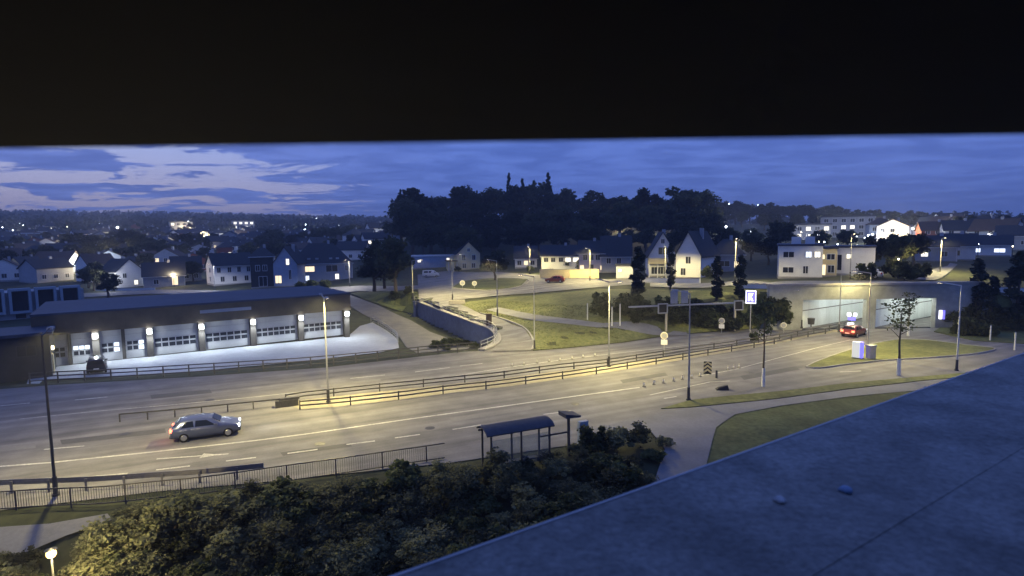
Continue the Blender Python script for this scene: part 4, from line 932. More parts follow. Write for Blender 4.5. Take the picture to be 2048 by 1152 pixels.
for px, yb, yt, sx, lab in ((1797, 750, 588, .95, 'young tree with thin crown in the verge before the tunnel, right of its neighbour'), (1526, 773, 592, .82, 'slim young tree in the verge, left of the other verge tree'), (1816, 672, 580, .75, 'young tree behind the one in the verge')):
    p = T(px, yb); h = (yb - yt) * mpp(p); t = plant('young', 'young_tree', lab, 'tree', p, sx, h / 9.2); mb = MB(); mb.tube((.02, 0, -.1), (.02, 0, 1.9), .19, .16, 10); mb.build('trunk_guard', 'pole_white', t)
gB = 'bushes on the slope left of the tunnel'
for i in range(34):
    px = U(1195, 1500); py = 622 + (px - 1195) * .10 + U(-14, 16); p = T(px, py); plant('bush', 'bush', 'dark bush in the planted bed on the slope left of the tunnel', 'bush', p, U(.9, 1.5), U(.9, 1.4), gB)
for px, py, s in ((1530, 655, 1.5), (1552, 652, 1.6), (1540, 640, 1.4), (1566, 640, 1.2), (1508, 685, .5)):
    plant('bush', 'bush', 'dark bush beside the left tunnel opening', 'bush', T(px, py), s, s * 1.25, 'bushes beside the tunnel opening')
for i in range(22):
    px = U(1895, 2080); py = U(632, 676); plant('bush', 'bush', 'dark bush on the bank right of the tunnel', 'bush', T(px, py), U(.9, 1.5), U(.8, 1.3), 'bushes right of the tunnel')
for px, py, s in ((868, 692, .7), (884, 690, .8), (900, 688, .8), (915, 687, .7), (930, 688, .6), (948, 690, .5), (895, 696, .6)):
    p = T(px, py + 4); plant('bush', 'bush', 'low bush in the bed at the foot of the retaining wall', 'bush', p, s, s * .8, 'bushes below the retaining wall')
for px, py, s in ((1060, 545, .9), (1100, 540, 1.6), (1135, 538, 1.7), (1160, 540, 1.4), (965, 542, 1.0), (915, 543, .8), (1730, 560, 1.3), (1790, 555, 1.6), (1810, 560, 1.5), (1840, 556, 1.2), (1420, 556, 1.2), (625, 578, 1.2), (650, 580, 1.3), (600, 578, 1.0), (790, 600, 1.0), (815, 598, .8)):
    plant('bush', 'bush', 'garden bush beside the houses', 'bush', T(px, py), s, s, 'garden bushes by the houses')
# the planted bank below the pavement fence
def fence_y(x): return float(np.interp(x, [-400, 0, 206, 403, 594, 790, 950, 1150, 1320], [1052, 1021, 1010, 990, 962, 933, 912, 880, 862]))
lS = 'dense green shrub on the planted bank below the pavement fence'; gS = 'shrubs on the planted bank'; ns = 0
r_ = random.Random(5)
for row in range(8):
    px = -140 + r_.uniform(0, 30)
    while px < 1350:
        py = fence_y(px) + 34 + (20 if 680 < px < 1010 else 0) + row * 30 + r_.uniform(-9, 9)
        lim = 1352 - max(0, py - 870) * .60
        if px < lim and py < 1290 and not (px < 210 and row < 2) and not (px < 120 and row < 3):
            p = T(px, py); s = r_.uniform(.7, 1.45)
            if px > 950: s *= .95
            if abs(px - 112) < 60 and 1085 < py < 1185: continue_ = True
            else: t = plant('shrub', 'shrub', lS, 'shrub', p, s, s * r_.uniform(.5, .78), gS); ns += 1
        px += r_.uniform(38, 62)
print('shrubs', ns)
# far wood on the left ridge and beyond: one mass
r = np.random.default_rng(3); cs = []; sp = []
for i in range(2600):
    az = math.radians(r.uniform(-62, -8) if i < 1900 else r.uniform(-8, 60)); d = r.uniform(520, 1620); x, y = d * math.sin(az), d * math.cos(az); s = r.uniform(3.5, 7); cs.append((x, y, s * .6)); sp.append(s)
ca = np.array(cs); ca[:, 2] += terr(ca[:, 0], ca[:, 1])
o = share('far_wood', leaf_cloud('far_wood', ca.tolist(), 34, 4.2, 'far_wood', 4, sp, 1.1)); tag(o, 'distant wood covering the dark hills along the skyline', 'wood', kind='stuff')

# ------------------------------------------------------------------ vehicles
def car(label, loc, heading, paint, L_=4.4, Wd=1.78, H=1.48, lights=True, cat='car', van=False, name='car'):
    t = thing(name, label, cat, loc, heading); k = L_ / 4.4; hw = Wd / 2; hs = H / 1.48
    if van: st = [(-2.2, .9, 1.0), (-2.15, .97, 1.42), (-1.9, 1, 1.48), (-.6, 1, 1.5), (.6, 1, 1.47), (.95, .98, 1.38), (1.5, .96, .98), (1.9, .94, .86), (2.12, .86, .70), (2.2, .72, .5)]
    else: st = [(-2.2, .74, .62), (-2.14, .9, .92), (-1.98, .95, 1.05), (-1.55, .98, 1.38), (-1.0, 1, 1.46), (-.2, 1, 1.48), (.35, 1, 1.40), (.95, .99, 1.02), (1.55, .97, .93), (1.95, .92, .80), (2.14, .82, .66), (2.2, .68, .5)]
    mb = MB(); belt = .93
    for x, wf, top in st:
        w = hw * wf; zb = .22 if -1.9 < x < 1.9 else .30; b = min(belt, top - .03)
        rw = w * (.76 if top > 1.2 else (.86 if top > 1.0 else .93)); sh = min(.05, .2 * (top - b))
        prof = [(w * .90, zb), (w, zb + .16), (w, b * .8), (w * .97, b), (rw, top - sh), (rw * .86, top)]
        for y, z in prof + [(-y, z) for y, z in prof[::-1]]: mb.v.append((x * k, y, z * hs))
    n = 12
    for i in range(len(st) - 1):
        for j in range(n): mb.f.append((i * n + j, i * n + (j + 1) % n, (i + 1) * n + (j + 1) % n, (i + 1) * n + j))
    mb.f.append(tuple(range(n))[::-1]); mb.f.append(tuple((len(st) - 1) * n + j for j in range(n)))
    body = mb.build('body', paint, t, True)
    def surf(x, f_):     # point on the side between belt and roof
        xs = [q[0] for q in st]; top = float(np.interp(x, xs, [q[2] for q in st])); wf = float(np.interp(x, xs, [q[1] for q in st])); w = hw * wf
        rw = w * (.76 if top > 1.2 else .8); return (w * .97 + (rw - w * .97) * f_ + .012, (belt + (top - .05 - belt) * f_) * hs)
    sw = ((-1.5, -.72), (-.64, .18)) if not van else ((-1.9, -.75), (-.65, .85))
    for sgn in (-1, 1):
        for a, b in sw:
            a2 = a + (.28 if a < -1.2 and not van else .03); b2 = b - (.05 if b < 0 else .12); q = []
            for x, f_ in ((a, .08), (b if b < 0 else b + .45, .08), (b2, .86), (a2, .86)): y, z = surf(x, f_); q.append((x * k, sgn * y, z))
            q2 = [(x, y - sgn * .03, z) for x, y, z in q]; m2 = MB(); m2.hexa(q2 + q if sgn > 0 else [q2[i] for i in (0, 3, 2, 1)] + [q[i] for i in (0, 3, 2, 1)]); m2.build('side_window', 'glass', t)
        m2 = MB(); m2.box(.52 * k, .74 * k, sgn * (hw + .02) - .09, sgn * (hw + .02) + .09, .94 * hs, 1.06 * hs); m2.build('wing_mirror', paint, t)
        m2 = MB(); m2.box(-.55 * k, -.33 * k, sgn * (hw - .005) - .012, sgn * (hw - .005) + .012, .80 * hs, .83 * hs); m2.build('door_handle', 'rim', t)
    for nm, (xa, za), (xb, zb) in (('windscreen', (.42, 1.385), (.90, 1.065)), ('rear_window', (-1.60, 1.355), (-1.93, 1.10))):
        if van and nm == 'windscreen': xa, za, xb, zb = .98, 1.36, 1.42, 1.05
        if van and nm == 'rear_window': xa, za, xb, zb = -2.165, 1.38, -2.205, 1.06
        wa, wb = hw * .66, hw * .78; o = .02 if xa > 0 else -.02; m2 = MB()
        m2.hexa([(xa * k, -wa, za * hs), (xb * k, -wb, zb * hs), (xb * k, wb, zb * hs), (xa * k, wa, za * hs), (xa * k + o, -wa, za * hs + .02), (xb * k + o, -wb, zb * hs + .02), (xb * k + o, wb, zb * hs + .02), (xa * k + o, wa, za * hs + .02)]); m2.build(nm, 'glass', t)
    for x in (-1.35 * k, 1.38 * k):
        for sgn in (-1, 1):
            wo = bpy.data.objects.new('wheel', None); COL.objects.link(wo); wo.parent = t; wo.location = (x, sgn * (hw - .09), .31)
            m2 = MB(); m2.tube((0, -.10, 0), (0, .10, 0), .31, .31, 16); m2.build('tyre', 'rubber', wo)
            m2 = MB(); m2.tube((0, sgn * .101, 0), (0, sgn * .118, 0), .20, .18, 12); m2.build('rim', 'rim', wo)
    for sgn in (-1, 1):
        m2 = MB(); m2.box(1.93 * k, 2.13 * k, sgn * hw * .66 - .17, sgn * hw * .66 + .17, .60 * hs, .74 * hs); m2.build('headlight', 'head_white' if lights else 'glass', t)
        m2 = MB(); m2.box(-2.19 * k, -2.02 * k, sgn * hw * .74 - .16, sgn * hw * .74 + .16, .72 * hs, .94 * hs); m2.build('taillight', 'tail_red' if lights else 'sign_red', t)
    m2 = MB(); m2.box(-2.24 * k, -2.10 * k, -.6, .6, .30, .44); m2.build('rear_bumper', 'black', t)
    m2 = MB(); m2.box(-2.235 * k, -2.19 * k, -.26, .26, .52 * hs, .63 * hs); m2.build('number_plate', 'sign_white', t)
    if lights:
        for sgn in (-1, 1):
            ld = bpy.data.lights.new('headlight_beam', 'SPOT'); ld.energy = 160; ld.color = (.85, .9, 1); ld.spot_size = math.radians(60); ld.spot_blend = .8; ld.shadow_soft_size = .06
            lo = bpy.data.objects.new('headlight_beam', ld); COL.objects.link(lo); lo.parent = t; lo.location = (2.24 * k, sgn * hw * .66, .66); lo.rotation_euler = (math.radians(82), 0, math.radians(-90))
        ld = bpy.data.lights.new('taillight_glow', 'POINT'); ld.energy = 14; ld.color = (1, .15, .06); ld.shadow_soft_size = .3
        lo = bpy.data.objects.new('taillight_glow', ld); COL.objects.link(lo); lo.parent = t; lo.location = (-2.6 * k, 0, .75)
    return t
car('blue-grey hatchback with glowing tail lights driving past the median', G(415, 871), math.radians(23), 'car_silver', 4.45, 1.8, 1.52)
car('dark red car with tail lights on, heading into the right tunnel opening', G(1708, 671), math.radians(38), 'car_red', 4.3, 1.8, 1.48)
p = T(196, 750); p = Vector((p.x - 1.5, p.y + 2.0, -1.48)); p.z = tz(p.x, p.y) + .02
car('dark blue van parked in the yard behind the fence', p, gz + math.pi / 2, 'car_dark', 4.8, 1.9, 1.75, False, 'van', True, 'van')
p = T(862, 555); car('pale van crossing the far side of the roundabout', p + Vector((0, 0, .12)), .2, 'car_white', 4.6, 1.85, 1.9, False, 'van', True, 'van')
p = T(1110, 566); car('reddish car on the road below the garden wall', p + Vector((0, 0, .12)), 2.9, 'car_red', 4.2, 1.75, 1.5, False)
p = T(1733, 556); car('pale car parked beside the modern house wing', p, 2.4, 'car_white', 4.4, 1.8, 1.5, False)
p = G(914, 606, 1.6); p = T(914, 609)
mb = MB(); mb.extr([(-1.5, 0), (1.5, 0), (1.45, .7), (-1.45, .7)], -.3, .3); o = mb.build('concrete_block', 'beige'); o.location = p + Vector((0, 0, .1)); o.rotation_euler = (0, 0, .1); tag(o, 'flat pale concrete block beside the slip road', 'block')

# ------------------------------------------------------------------ bus stop
c = G(1032, 850, 2.45); sz = math.radians(24); t = thing('bus_shelter', 'dark bus shelter with curved roof beside the pavement', 'bus shelter', (c.x, c.y, 0), sz)
prof = [(1.0 * math.sin(a), 2.30 + .36 * math.cos(a * 1.25)) for a in np.linspace(-1.1, 1.1, 11)]; prof += [(x, z - .07) for x, z in prof[::-1]]
mb = MB(); n = len(prof); k0 = 0
mb.v = [(x, y, z) for x in (-2.25, 2.2) for y, z in prof]; mb.f = [tuple(range(n)), tuple(range(n, 2 * n))[::-1]] + [(i, n + i, n + (i + 1) % n, (i + 1) % n) for i in range(n)]; mb.build('roof', 'shelter_roof', t)
for x in (-1.95, 0, 1.9):
    for y in (-.75, .7):
        mb = MB(); mb.box(x - .05, x + .05, y - .05, y + .05, -.1, 2.45); mb.build('post', 'pole_dark', t)
for x0, x1 in ((-1.88, -.08), (.08, 1.82)):
    mb = MB(); mb.box(x0, x1, -.77, -.74, .25, 2.0); mb.build('glass_panel', 'shelter_glass', t)
mb = MB(); mb.box(-1.6, 1.5, -.68, -.30, .42, .48); b_ = mb.build('bench', 'pole_dark', t)
mb = MB(); mb.box(-2.2, 2.1, .66, .74, 2.2, 2.3); mb.build('front_beam', 'pole_dark', t)
c = G(1137, 842, 2.2); t = thing('stop_canopy', 'small canopy on a bent post with a hand rail, right of the bus shelter', 'canopy', (c.x, c.y, 0), sz)
mb = MB(); mb.box(-.07, .07, -.07, .07, -.1, 2.55); mb.build('post', 'pole_dark', t)
mb = MB(); mb.hexa([(-.45, -.5, 2.552), (.6, -.5, 2.50), (.6, .5, 2.50), (-.45, .5, 2.552), (-.45, -.5, 2.80), (.6, -.5, 2.62), (.6, .5, 2.62), (-.45, .5, 2.80)]); mb.build('canopy_roof', 'shelter_roof', t)
mb = MB(); mb.bar((-.07, 0, 1.5), (-2.0, 0, 1.5), .06, .1); mb.build('hand_rail', 'pole_dark', t)
p = T(1166, 892); t = thing('info_pillar', 'pale blue information pillar beside the bus stop', 'pillar', p, sz)
mb = MB(); mb.box(-.33, .33, -.16, .16, -.1, 1.7); mb.build('panel', 'pale_blue', t); mb = MB(); mb.box(-.38, .38, -.2, .2, -.12, .12); mb.build('plinth', 'concrete', t)

# ------------------------------------------------------------------ signs and road furniture
def post_sign(name, label, base, h, parts, rz=None, pr=.045, mt='galv', cat='sign', pole=True):
    t = thing(name, label, cat, base, facing(base) if rz is None else rz)
    if pole: mb = MB(); mb.tube((0, .05, -.2), (0, .05, h), pr, pr, 8); mb.build('pole', mt, t)
    for nm, mb, m_ in parts: mb.build(nm, m_, t)
    return t
def disc(z, r, y0, y1, n=20): mb = MB(); mb.tube((0, y0, z), (0, y1, z), r, r, n); return mb
def ring_sign(label, base, h, r, plate=True):
    pts = [('sign_rim', disc(h, r, -.03, -.005), 'sign_white'), ('sign_face', disc(h, r * .86, -.045, -.031), 'beige'), ('sign_centre', disc(h, r * .58, -.055, -.046), 'sign_grey')]
    if plate: mb = MB(); mb.box(-r * .85, r * .85, -.03, -.005, h - r * 2.5, h - r * 1.1); pts.append(('plate', mb, 'sign_white'))
    post_sign('round_sign', label, base, h, pts)
p = G(1328, 712); ring_sign('round road sign with square white plate beside the median', p, 36 * mpp(p) + .3, .42)
p = T(1443, 666); ring_sign('round road sign with white plate near the tunnel approach', p, 23 * mpp(p) + .1, .42)
p = T(1567, 668); ring_sign('small round white sign by the bushes left of the tunnel', p, 18 * mpp(p), .38, False)
p = T(925, 577); ring_sign('white round sign on the left tip of the roundabout island', p + Vector((0, 0, .2)), 1.0, .55, False)
p = T(949, 578); ring_sign('white round sign on the roundabout island, right of the other', p + Vector((0, 0, .2)), 1.0, .5, False)
# chevron board on the gore
p = G(1415, 751); k = mpp(p); t = thing('chevron_sign', 'black and yellow chevron board on the nose of the exit', 'sign', p, facing(p)); w, h = 15 * k / 2, 25 * k
mb = MB(); mb.box(-w, w, -.02, .04, .15, .15 + h); mb.build('board', 'black', t)
for i in range(3):
    z = .2 + h * (.02 + i * .31)
    mb = MB(); n = .17 * h; mb.v = [(x, y, zz) for y in (-.045, -.022) for x, zz in ((-w * .95, z), (0, z + .22 * h), (w * .95, z), (w * .95, z + n), (0, z + .22 * h + n), (-w * .95, z + n))]
    mb.f = [(0, 1, 4, 5), (1, 2, 3, 4), (11, 10, 7, 6), (10, 9, 8, 7), (0, 6, 7, 1), (1, 7, 8, 2), (2, 8, 9, 3), (3, 9, 10, 4), (4, 10, 11, 5), (5, 11, 6, 0)]; mb.v = [(x, y, min(zz, .14 + h)) for x, y, zz in mb.v]; mb.build('chevron', 'sign_yellow', t)
for x in (-w * .6, w * .6): mb = MB(); mb.tube((x, .07, -.1), (x, .07, .9), .03, .03, 8); mb.build('post', 'galv', t)
# delineators
mb = MB(); mb.tube((0, 0, 0), (0, 0, .03), .2, .2, 10); bm_ = mb.mesh('base', 'rubber')
mb = MB(); mb.tube((0, 0, .03), (0, 0, .62), .10, .05, 10); cm = mb.mesh('marker', 'beige'); mb = MB(); mb.tube((0, 0, .28), (0, 0, .45), .088, .075, 10); wm = mb.mesh('reflector_band', 'sign_white')
for i, (x, y) in enumerate(((1288, 773), (1308, 769), (1327, 766), (1347, 762), (1365, 759), (1383, 756), (1400, 753), (1456, 740), (1467, 738), (1478, 736))):
    t = thing('lane_marker', 'short pale lane marker post with white band in the row along the exit lane', 'marker post', G(x, y), 0, 'marker posts along the exit lane'); t.scale = (.8, .8, .75)
    for nm, me in (('base', bm_), ('marker', cm), ('reflector_band', wm)): share(nm, me, t)
for i, (x, y) in enumerate(((1024, 732), (1048, 729), (1074, 726), (1098, 723), (1120, 721), (1144, 718), (1166, 715), (1190, 712))):
    t = thing('lane_marker', 'short pale lane marker post beyond the median railing', 'marker post', G(x, y), 0, 'marker posts beyond the median'); t.scale = (.8, .8, .6)
    for nm, me in (('base', bm_), ('marker', cm), ('reflector_band', wm)): share(nm, me, t)
# gantry
ga0, gb0 = T(1332, 665), T(1469, 661); gm = (ga0 + gb0) / 2; dv = gb0 - ga0; ga_ = math.atan2(dv.y, dv.x); half_ = math.hypot(dv.x, dv.y) / 2
t = thing('sign_gantry', 'slim sign gantry spanning the slope road left of the tunnel', 'gantry', (gm.x, gm.y, min(ga0.z, gb0.z)), ga_)
hz = 55 * mpp(gm)
for x in (-half_, half_): mb = MB(); mb.box(x - .12, x + .12, -.12, .12, -.3, hz + .3); mb.build('post', 'beige', t)
lx = half_ * 2.05
mb = MB(); mb.box(-lx, half_ * 1.3, -.13, .13, hz, hz + .2); mb.build('beam', 'sign_grey', t)
for x in (-half_ * 1.12, half_ * .98 + .5):
    w = .72; z0 = hz - .95; fr = [(x - w, z0), (x + w, z0), (x + w, z0 + 1.4), (x - w, z0 + 1.4)]; ip = [(x - w + .13, z0 + .13), (x + w - .13, z0 + .13), (x + w - .13, z0 + 1.27), (x - w + .13, z0 + 1.27)]; mb = MB()
    mb.v = [(a, y, c) for y in (-.16, -.34) for a, c in fr + ip]
    for a in range(4):
        b = (a + 1) % 4; mb.f += [(8 + a, 8 + b, 12 + b, 12 + a), (b, a, 4 + a, 4 + b), (a, b, 8 + b, 8 + a), (4 + a, 12 + a, 12 + b, 4 + b)]
    o = mb.build('sign_frame', 'sign_grey', t); mb = MB(); mb.box(x - w + .14, x + w - .14, -.22, -.18, z0 + .14, z0 + 1.26); mb.build('sign_face', 'black', o)
for x in (-half_ * .78, -half_ * .48): mb = MB(); mb.box(x - .5, x + .5, -.1, .1, hz + .33, hz + 2.1); mb.build('sign_back', 'sign_grey', t)
# blue lit sign
p = G(1500, 670); k = mpp(p); zt = z_at(1500, 581, p) - p.z; zb = z_at(1500, 607, p) - p.z
t = thing('lit_sign', 'glowing blue sign with white figure on a post left of the tunnel', 'sign', p, facing(p)); w = 9.5 * k
mb = MB(); mb.tube((0, .1, -.2), (0, .1, zb + .1), .07, .07, 8); mb.build('pole', 'galv', t)
mb = MB(); mb.box(-w, w, -.06, .06, zb, zt); fr = mb.build('sign_box', 'sign_lit', t)
mb = MB(); mb.box(-w * .86, w * .86, -.08, -.062, zb + .12, zt - .12); mb.build('sign_panel', 'sign_blue', t)
H_ = zt - zb
mb = MB(); mb.extr([(-w * .55, zb + H_ * .2), (-w * .25, zb + H_ * .2), (-w * .25, zb + H_ * .45), (w * .1, zb + H_ * .2), (w * .5, zb + H_ * .2), (w * .1, zb + H_ * .52), (w * .5, zb + H_ * .8), (-w * .55, zb + H_ * .8)], -.095, -.082); mb.build('sign_figure', 'sign_lit', t)
# lit box beside the right opening
p = T(1878, 655); k = mpp(p); t = thing('lit_box', 'glowing white and blue box on a post right of the tunnel openings', 'sign', p, facing(p)); zc = z_at(1877, 629, p) - p.z
mb = MB(); mb.tube((0, .1, -.2), (0, .1, zc), .06, .06, 8); mb.build('pole', 'galv', t)
mb = MB(); mb.box(-.5, .28, -.1, .1, zc - .62, zc + .62); mb.build('light_panel', 'sign_lit', t); mb = MB(); mb.box(.283, .6, -.1, .1, zc - .62, zc + .62); mb.build('blue_side', 'sign_blue', t)
# lane signal in front of the openings
p = G(1707, 661) + Vector((1.0, 2.2, 0)); t = thing('lane_signal', 'blue-white glowing lane signal between the tunnel openings', 'signal', p, facing(p)); zc = z_at(1707, 632, p)
mb = MB(); mb.tube((0, .12, -.2), (0, .12, zc), .06, .06, 8); mb.build('pole', 'galv', t)
for x, z, w, h, m_ in ((-.35, .2, .5, .5, 'sign_lit'), (.4, .2, .45, .5, 'sign_lit'), (0, -.42, .95, .42, 'sign_blue'), (-.1, -1.2, .8, .4, 'sign_lit')):
    mb = MB(); mb.box(x - w / 2, x + w / 2, -.08, .05, zc + z - h / 2, zc + z + h / 2); mb.build('signal_panel', m_, t)
# pillar and beige box on the slip island
p = T(1715, 717); k = mpp(p); t = thing('advert_pillar', 'tall white lit pillar with blue edge on the slip island', 'pillar', p, facing(p) - .3); h = 34 * k
mb = MB(); mb.box(-.52, .25, -.2, .2, -.1, h); mb.build('white_face', 'box_lit', t); mb = MB(); mb.box(.253, .5, -.2, .2, -.1, h); mb.build('blue_edge', 'sign_blue', t); mb = MB(); mb.box(-.6, .58, -.28, .28, -.12, .12); mb.build('plinth', 'concrete', t)
p = T(1732, 716); t = thing('cabinet', 'beige cabinet at the foot of the reddish lamp post', 'cabinet', p + Vector((.15, -.6, 0)), .3); mb = MB(); mb.box(-.4, .4, -.28, .28, -.1, 1.45); mb.build('casing', 'beige', t); mb = MB(); mb.box(-.46, .46, -.33, .33, 1.452, 1.55); mb.build('lid', 'sign_grey', t)
p = G(1433, 756); mb = MB(); mb.tube((0, 0, 0), (0, 0, .75), .12, .09, 8); o = mb.build('bollard', 'pole_dark'); o.location = p; tag(o, 'short dark bollard right of the chevron board', 'bollard')
p = G(1444, 779); mb = MB(); mb.hexa([(-.6, -.3, 0), (.5, -.35, 0), (.65, .3, 0), (-.5, .35, 0), (-.35, -.15, .22), (.45, -.2, .42), (.5, .15, .40), (-.3, .2, .2)]); o = mb.build('sand_bag', 'black'); o.location = p; tag(o, 'dark sack lying by the kerb below the chevron board', 'sack')
for px, py, h, lab in ((1980, 682, 1.9, 'pale marker post on the bank right of the tunnel'), (2029, 700, 2.0, 'pale marker post at the right picture edge'), (1240, 652, 3.0, 'pale post in the planted bed, right of its neighbour'), (1224, 652, 2.6, 'pale post in the planted bed, left of its neighbour'), (1175, 640, 2.4, 'pale thin post at the left end of the planted bed'), (978, 648, 0, '')):
    if not h: continue
    p = T(px, py); t = thing('marker_post', lab, 'post', p, facing(p)); mb = MB(); mb.tube((0, 0, -.2), (0, 0, h), .09, .07, 8); mb.build('shaft', 'pole_white', t); mb = MB(); mb.tube((0, 0, h), (0, 0, h + .12), .11, .02, 8); mb.build('cap', 'sign_grey', t)
p = T(978, 650); t = thing('cabinet', 'dark narrow cabinet at the right end of the retaining wall', 'cabinet', p + Vector((0, .2, 0)), .2); mb = MB(); mb.box(-.4, .4, -.3, .3, -.1, 1.6); mb.build('casing', 'roof_brown', t); mb = MB(); mb.box(-.45, .45, -.35, .35, 1.602, 1.7); mb.build('lid', 'roof_brown', t)
for px, py, lab in ((1622, 652, 'dark round bin at the left tunnel opening'),):
    p = T(px, py); t = thing('bin', lab, 'bin', p); mb = MB(); mb.tube((0, 0, .25), (0, 0, 1.1), .42, .5, 12); mb.build('drum', 'pole_dark', t); mb = MB(); mb.tube((0, 0, -.1), (0, 0, .25), .08, .08, 8); mb.build('foot', 'pole_dark', t)
# warm lamp at the lower left
p = G(110, 1105, -.2); p2 = T(114, 1235); hh = z_at(110, 1105, p2) - p2.z
t = thing('garden_lamp', 'bright warm lamp glaring among the shrubs at lower left', 'lamp', p2)
mb = MB(); mb.tube((0, 0, -.3), (0, 0, hh - .12), .05, .04, 8); mb.build('post', 'pole_dark', t); mb = MB(); mb.sphere((0, 0, hh), .2, 12, 8); mb.build('globe', 'lamp_flame', t, True)
mb = MB(); mb.tube((0, 0, hh + .17), (0, 0, hh + .26), .24, .04, 12); mb.build('cap', 'pole_dark', t)
ld = bpy.data.lights.new('garden_lamp_light', 'POINT'); ld.energy = 1500; ld.color = (1, .78, .36); ld.shadow_soft_size = .12; lo = bpy.data.objects.new('garden_lamp_light', ld); COL.objects.link(lo); lo.parent = t; lo.location = (.25, -.25, hh + .1)
# patch of wall and paving near that lamp
sheet('lower_path', tp([(-60, 1062), (100, 1050), (215, 1030), (225, 1042), (130, 1075), (60, 1105), (-60, 1140)]), 'path_asphalt', .08, 2.0)

# ------------------------------------------------------------------ the town beyond
gT = 'houses scattered over the left valley'
r_ = random.Random(21); cnt = 0
walls = ['white_wall', 'white_board', 'grey_wall', 'blue_wall', 'white_wall', 'cream_wall', 'red_wall']
def small_house(px, py, label, group, wm=None):
    p = T(px, py); roof = r_.choice(['gx', 'gx', 'gy', 'hip']); w = wm or r_.uniform(8, 12); hw = r_.uniform(3.2, 5.8); lit = r_.random()
    wins = []; n = 3
    for q in range(n):
        for z in ([.9, 3.4] if hw > 4.6 else [1.0]):
            L_ = None
            if r_.random() < .30: L_ = r_.choice(['lit_warm', 'lit_white', 'lit_white', 'lit_dim'])
            wins.append(((q + .6) / (n + .2), z, 1.2, 1.3, L_))
    wl0 = r_.choice(walls); nl = sum(1 for q in wins if q[4]); cn = {'white_wall': 'white', 'white_board': 'white boarded', 'grey_wall': 'grey', 'blue_wall': 'bluish', 'cream_wall': 'cream', 'red_wall': 'red'}[wl0]
    rn = {'gx': 'broadside', 'gy': 'gable-fronted', 'hip': 'hip-roofed'}[roof]; ln = ['no lit window', 'one lit window', 'two lit windows', 'three lit windows'][min(nl, 3)] if nl < 4 else 'bright windows'
    label = label.replace('small house', '%s %s house with %s' % (cn, rn, ln)).replace(' in the dusk', '')
    house('house', label, 0, 0, 0, hw, roof, r_.uniform(2.2, 3.4), r_.uniform(7, 10), wl0, 'roof_tile' if r_.random() < .75 else 'roof_brown', r_.uniform(-.6, .6), wins, loc=p, Wm=w, group=group, sink=3.0)
for row, (y0, n) in enumerate(((560, 4), (545, 8), (532, 11), (517, 19), (503, 23), (490, 24), (479, 22), (470, 14))):
    for i in range(n):
        px = (i + r_.uniform(.1, .9)) / n * (700 if row > 1 else 420) - 15
        if row < 3 and 415 < px < 715: continue
        small_house(px, y0 + r_.uniform(-5, 5), 'small house ' + ('in the nearest row' if row == 0 else 'in the middle rows' if row < 4 else 'high up') + ' in the left valley', gT)
for i in range(9): small_house(r_.uniform(690, 790), r_.uniform(478, 530), 'small house half hidden left of the wooded hill', 'houses left of the wooded hill')
for i in range(30):
    small_house(r_.uniform(1735, 2055), r_.uniform(459, 496), 'small house in the dusk on the right-hand slope', 'houses on the right-hand slope')
def block(label, px, py, wpx, hpx, cols, rows, lits, wall):
    p = T(px, py); k = mpp(p); t = thing('apartment_block', label, 'building', p, facing(p) + .1); w, h = wpx * k, hpx * k
    mb = MB(); mb.box(-w / 2, w / 2, 0, 9, -4, h); mb.build('wall', wall, t); mb = MB(); mb.box(-w / 2 - .3, w / 2 + .3, -.3, 9.3, h + .003, h + .5); mb.build('roof', 'roof_membrane', t)
    for i in range(cols):
        for j in range(rows):
            window(t, -w / 2 + w * (i + .5) / cols, -.02, h * (j + .22) / rows, w / cols * .5, h / rows * .5, 'lit_white' if (i, j) in lits else None)
block('pale stepped apartment block with lit balconies high on the right slope', 1625, 478, 64, 28, 4, 2, {(1, 1), (3, 1), (0, 0)}, 'grey_wall')
block('longer pale apartment block beside it, lit along its middle floor', 1695, 474, 92, 40, 6, 3, {(0, 1), (2, 1), (3, 1), (5, 1), (2, 0)}, 'grey_wall')
block('lit apartment block with bright windows on the left hillside', 488, 466, 40, 24, 4, 3, {(0, 1), (0, 2), (1, 2), (2, 0), (2, 1), (2, 2), (3, 2)}, 'grey_wall')
block('smaller lit block with warm windows left of the other on the hillside', 364, 470, 40, 26, 4, 3, {(0, 0), (1, 0), (3, 0), (0, 2), (3, 2), (3, 1)}, 'grey_wall')
# far lamps
mb = MB(); mb.sphere((0, 0, 0), 1, 8, 6); mw = mb.mesh('globe', 'dot_warm'); mc = bpy.data.meshes.new_from_object(share('globe', mw)); 
bpy.data.objects.remove(bpy.data.objects['globe'] if 'globe' in bpy.data.objects and bpy.data.objects['globe'].parent is None else [o for o in bpy.data.objects if o.name.startswith('globe') and o.parent is None][0])
mc.materials.clear(); mc.materials.append(M['dot_cool']); mb = MB(); mb.tube((0, 0, -.04), (0, 0, 1), .09, .06, 6); mpole = mb.mesh('pole', 'pole_dark')
def far_lamp(px, py, warm, s=1.0, label='tiny bright lamp among the houses of the left valley', group='far lamps of the left valley', glow=3200):
    p = T(px, py + 9); z = z_at(px, py, p) - p.z
    if z < 2 or z > 14: z = max(3.0, min(z, 12))
    t = thing('far_lamp', label, 'lamp', p, 0, group); rr = s * 1.5 * mpp(p)
    if glow:
        ld = bpy.data.lights.new('far_lamp_light', 'POINT'); ld.energy = glow * s * min(1.0, (depth(p) / 260) ** 2); ld.color = (1, .82, .5) if warm else (.92, .95, 1.0); ld.shadow_soft_size = .3; lo = bpy.data.objects.new('far_lamp_light', ld); COL.objects.link(lo); lo.parent = t; lo.location = (0, 0, z + .6 + rr)
    o = share('pole', mpole, t); o.scale = (1, 1, z - rr); o = share('globe', mw if warm else mc, t, (0, 0, z)); o.scale = (rr, rr, rr)
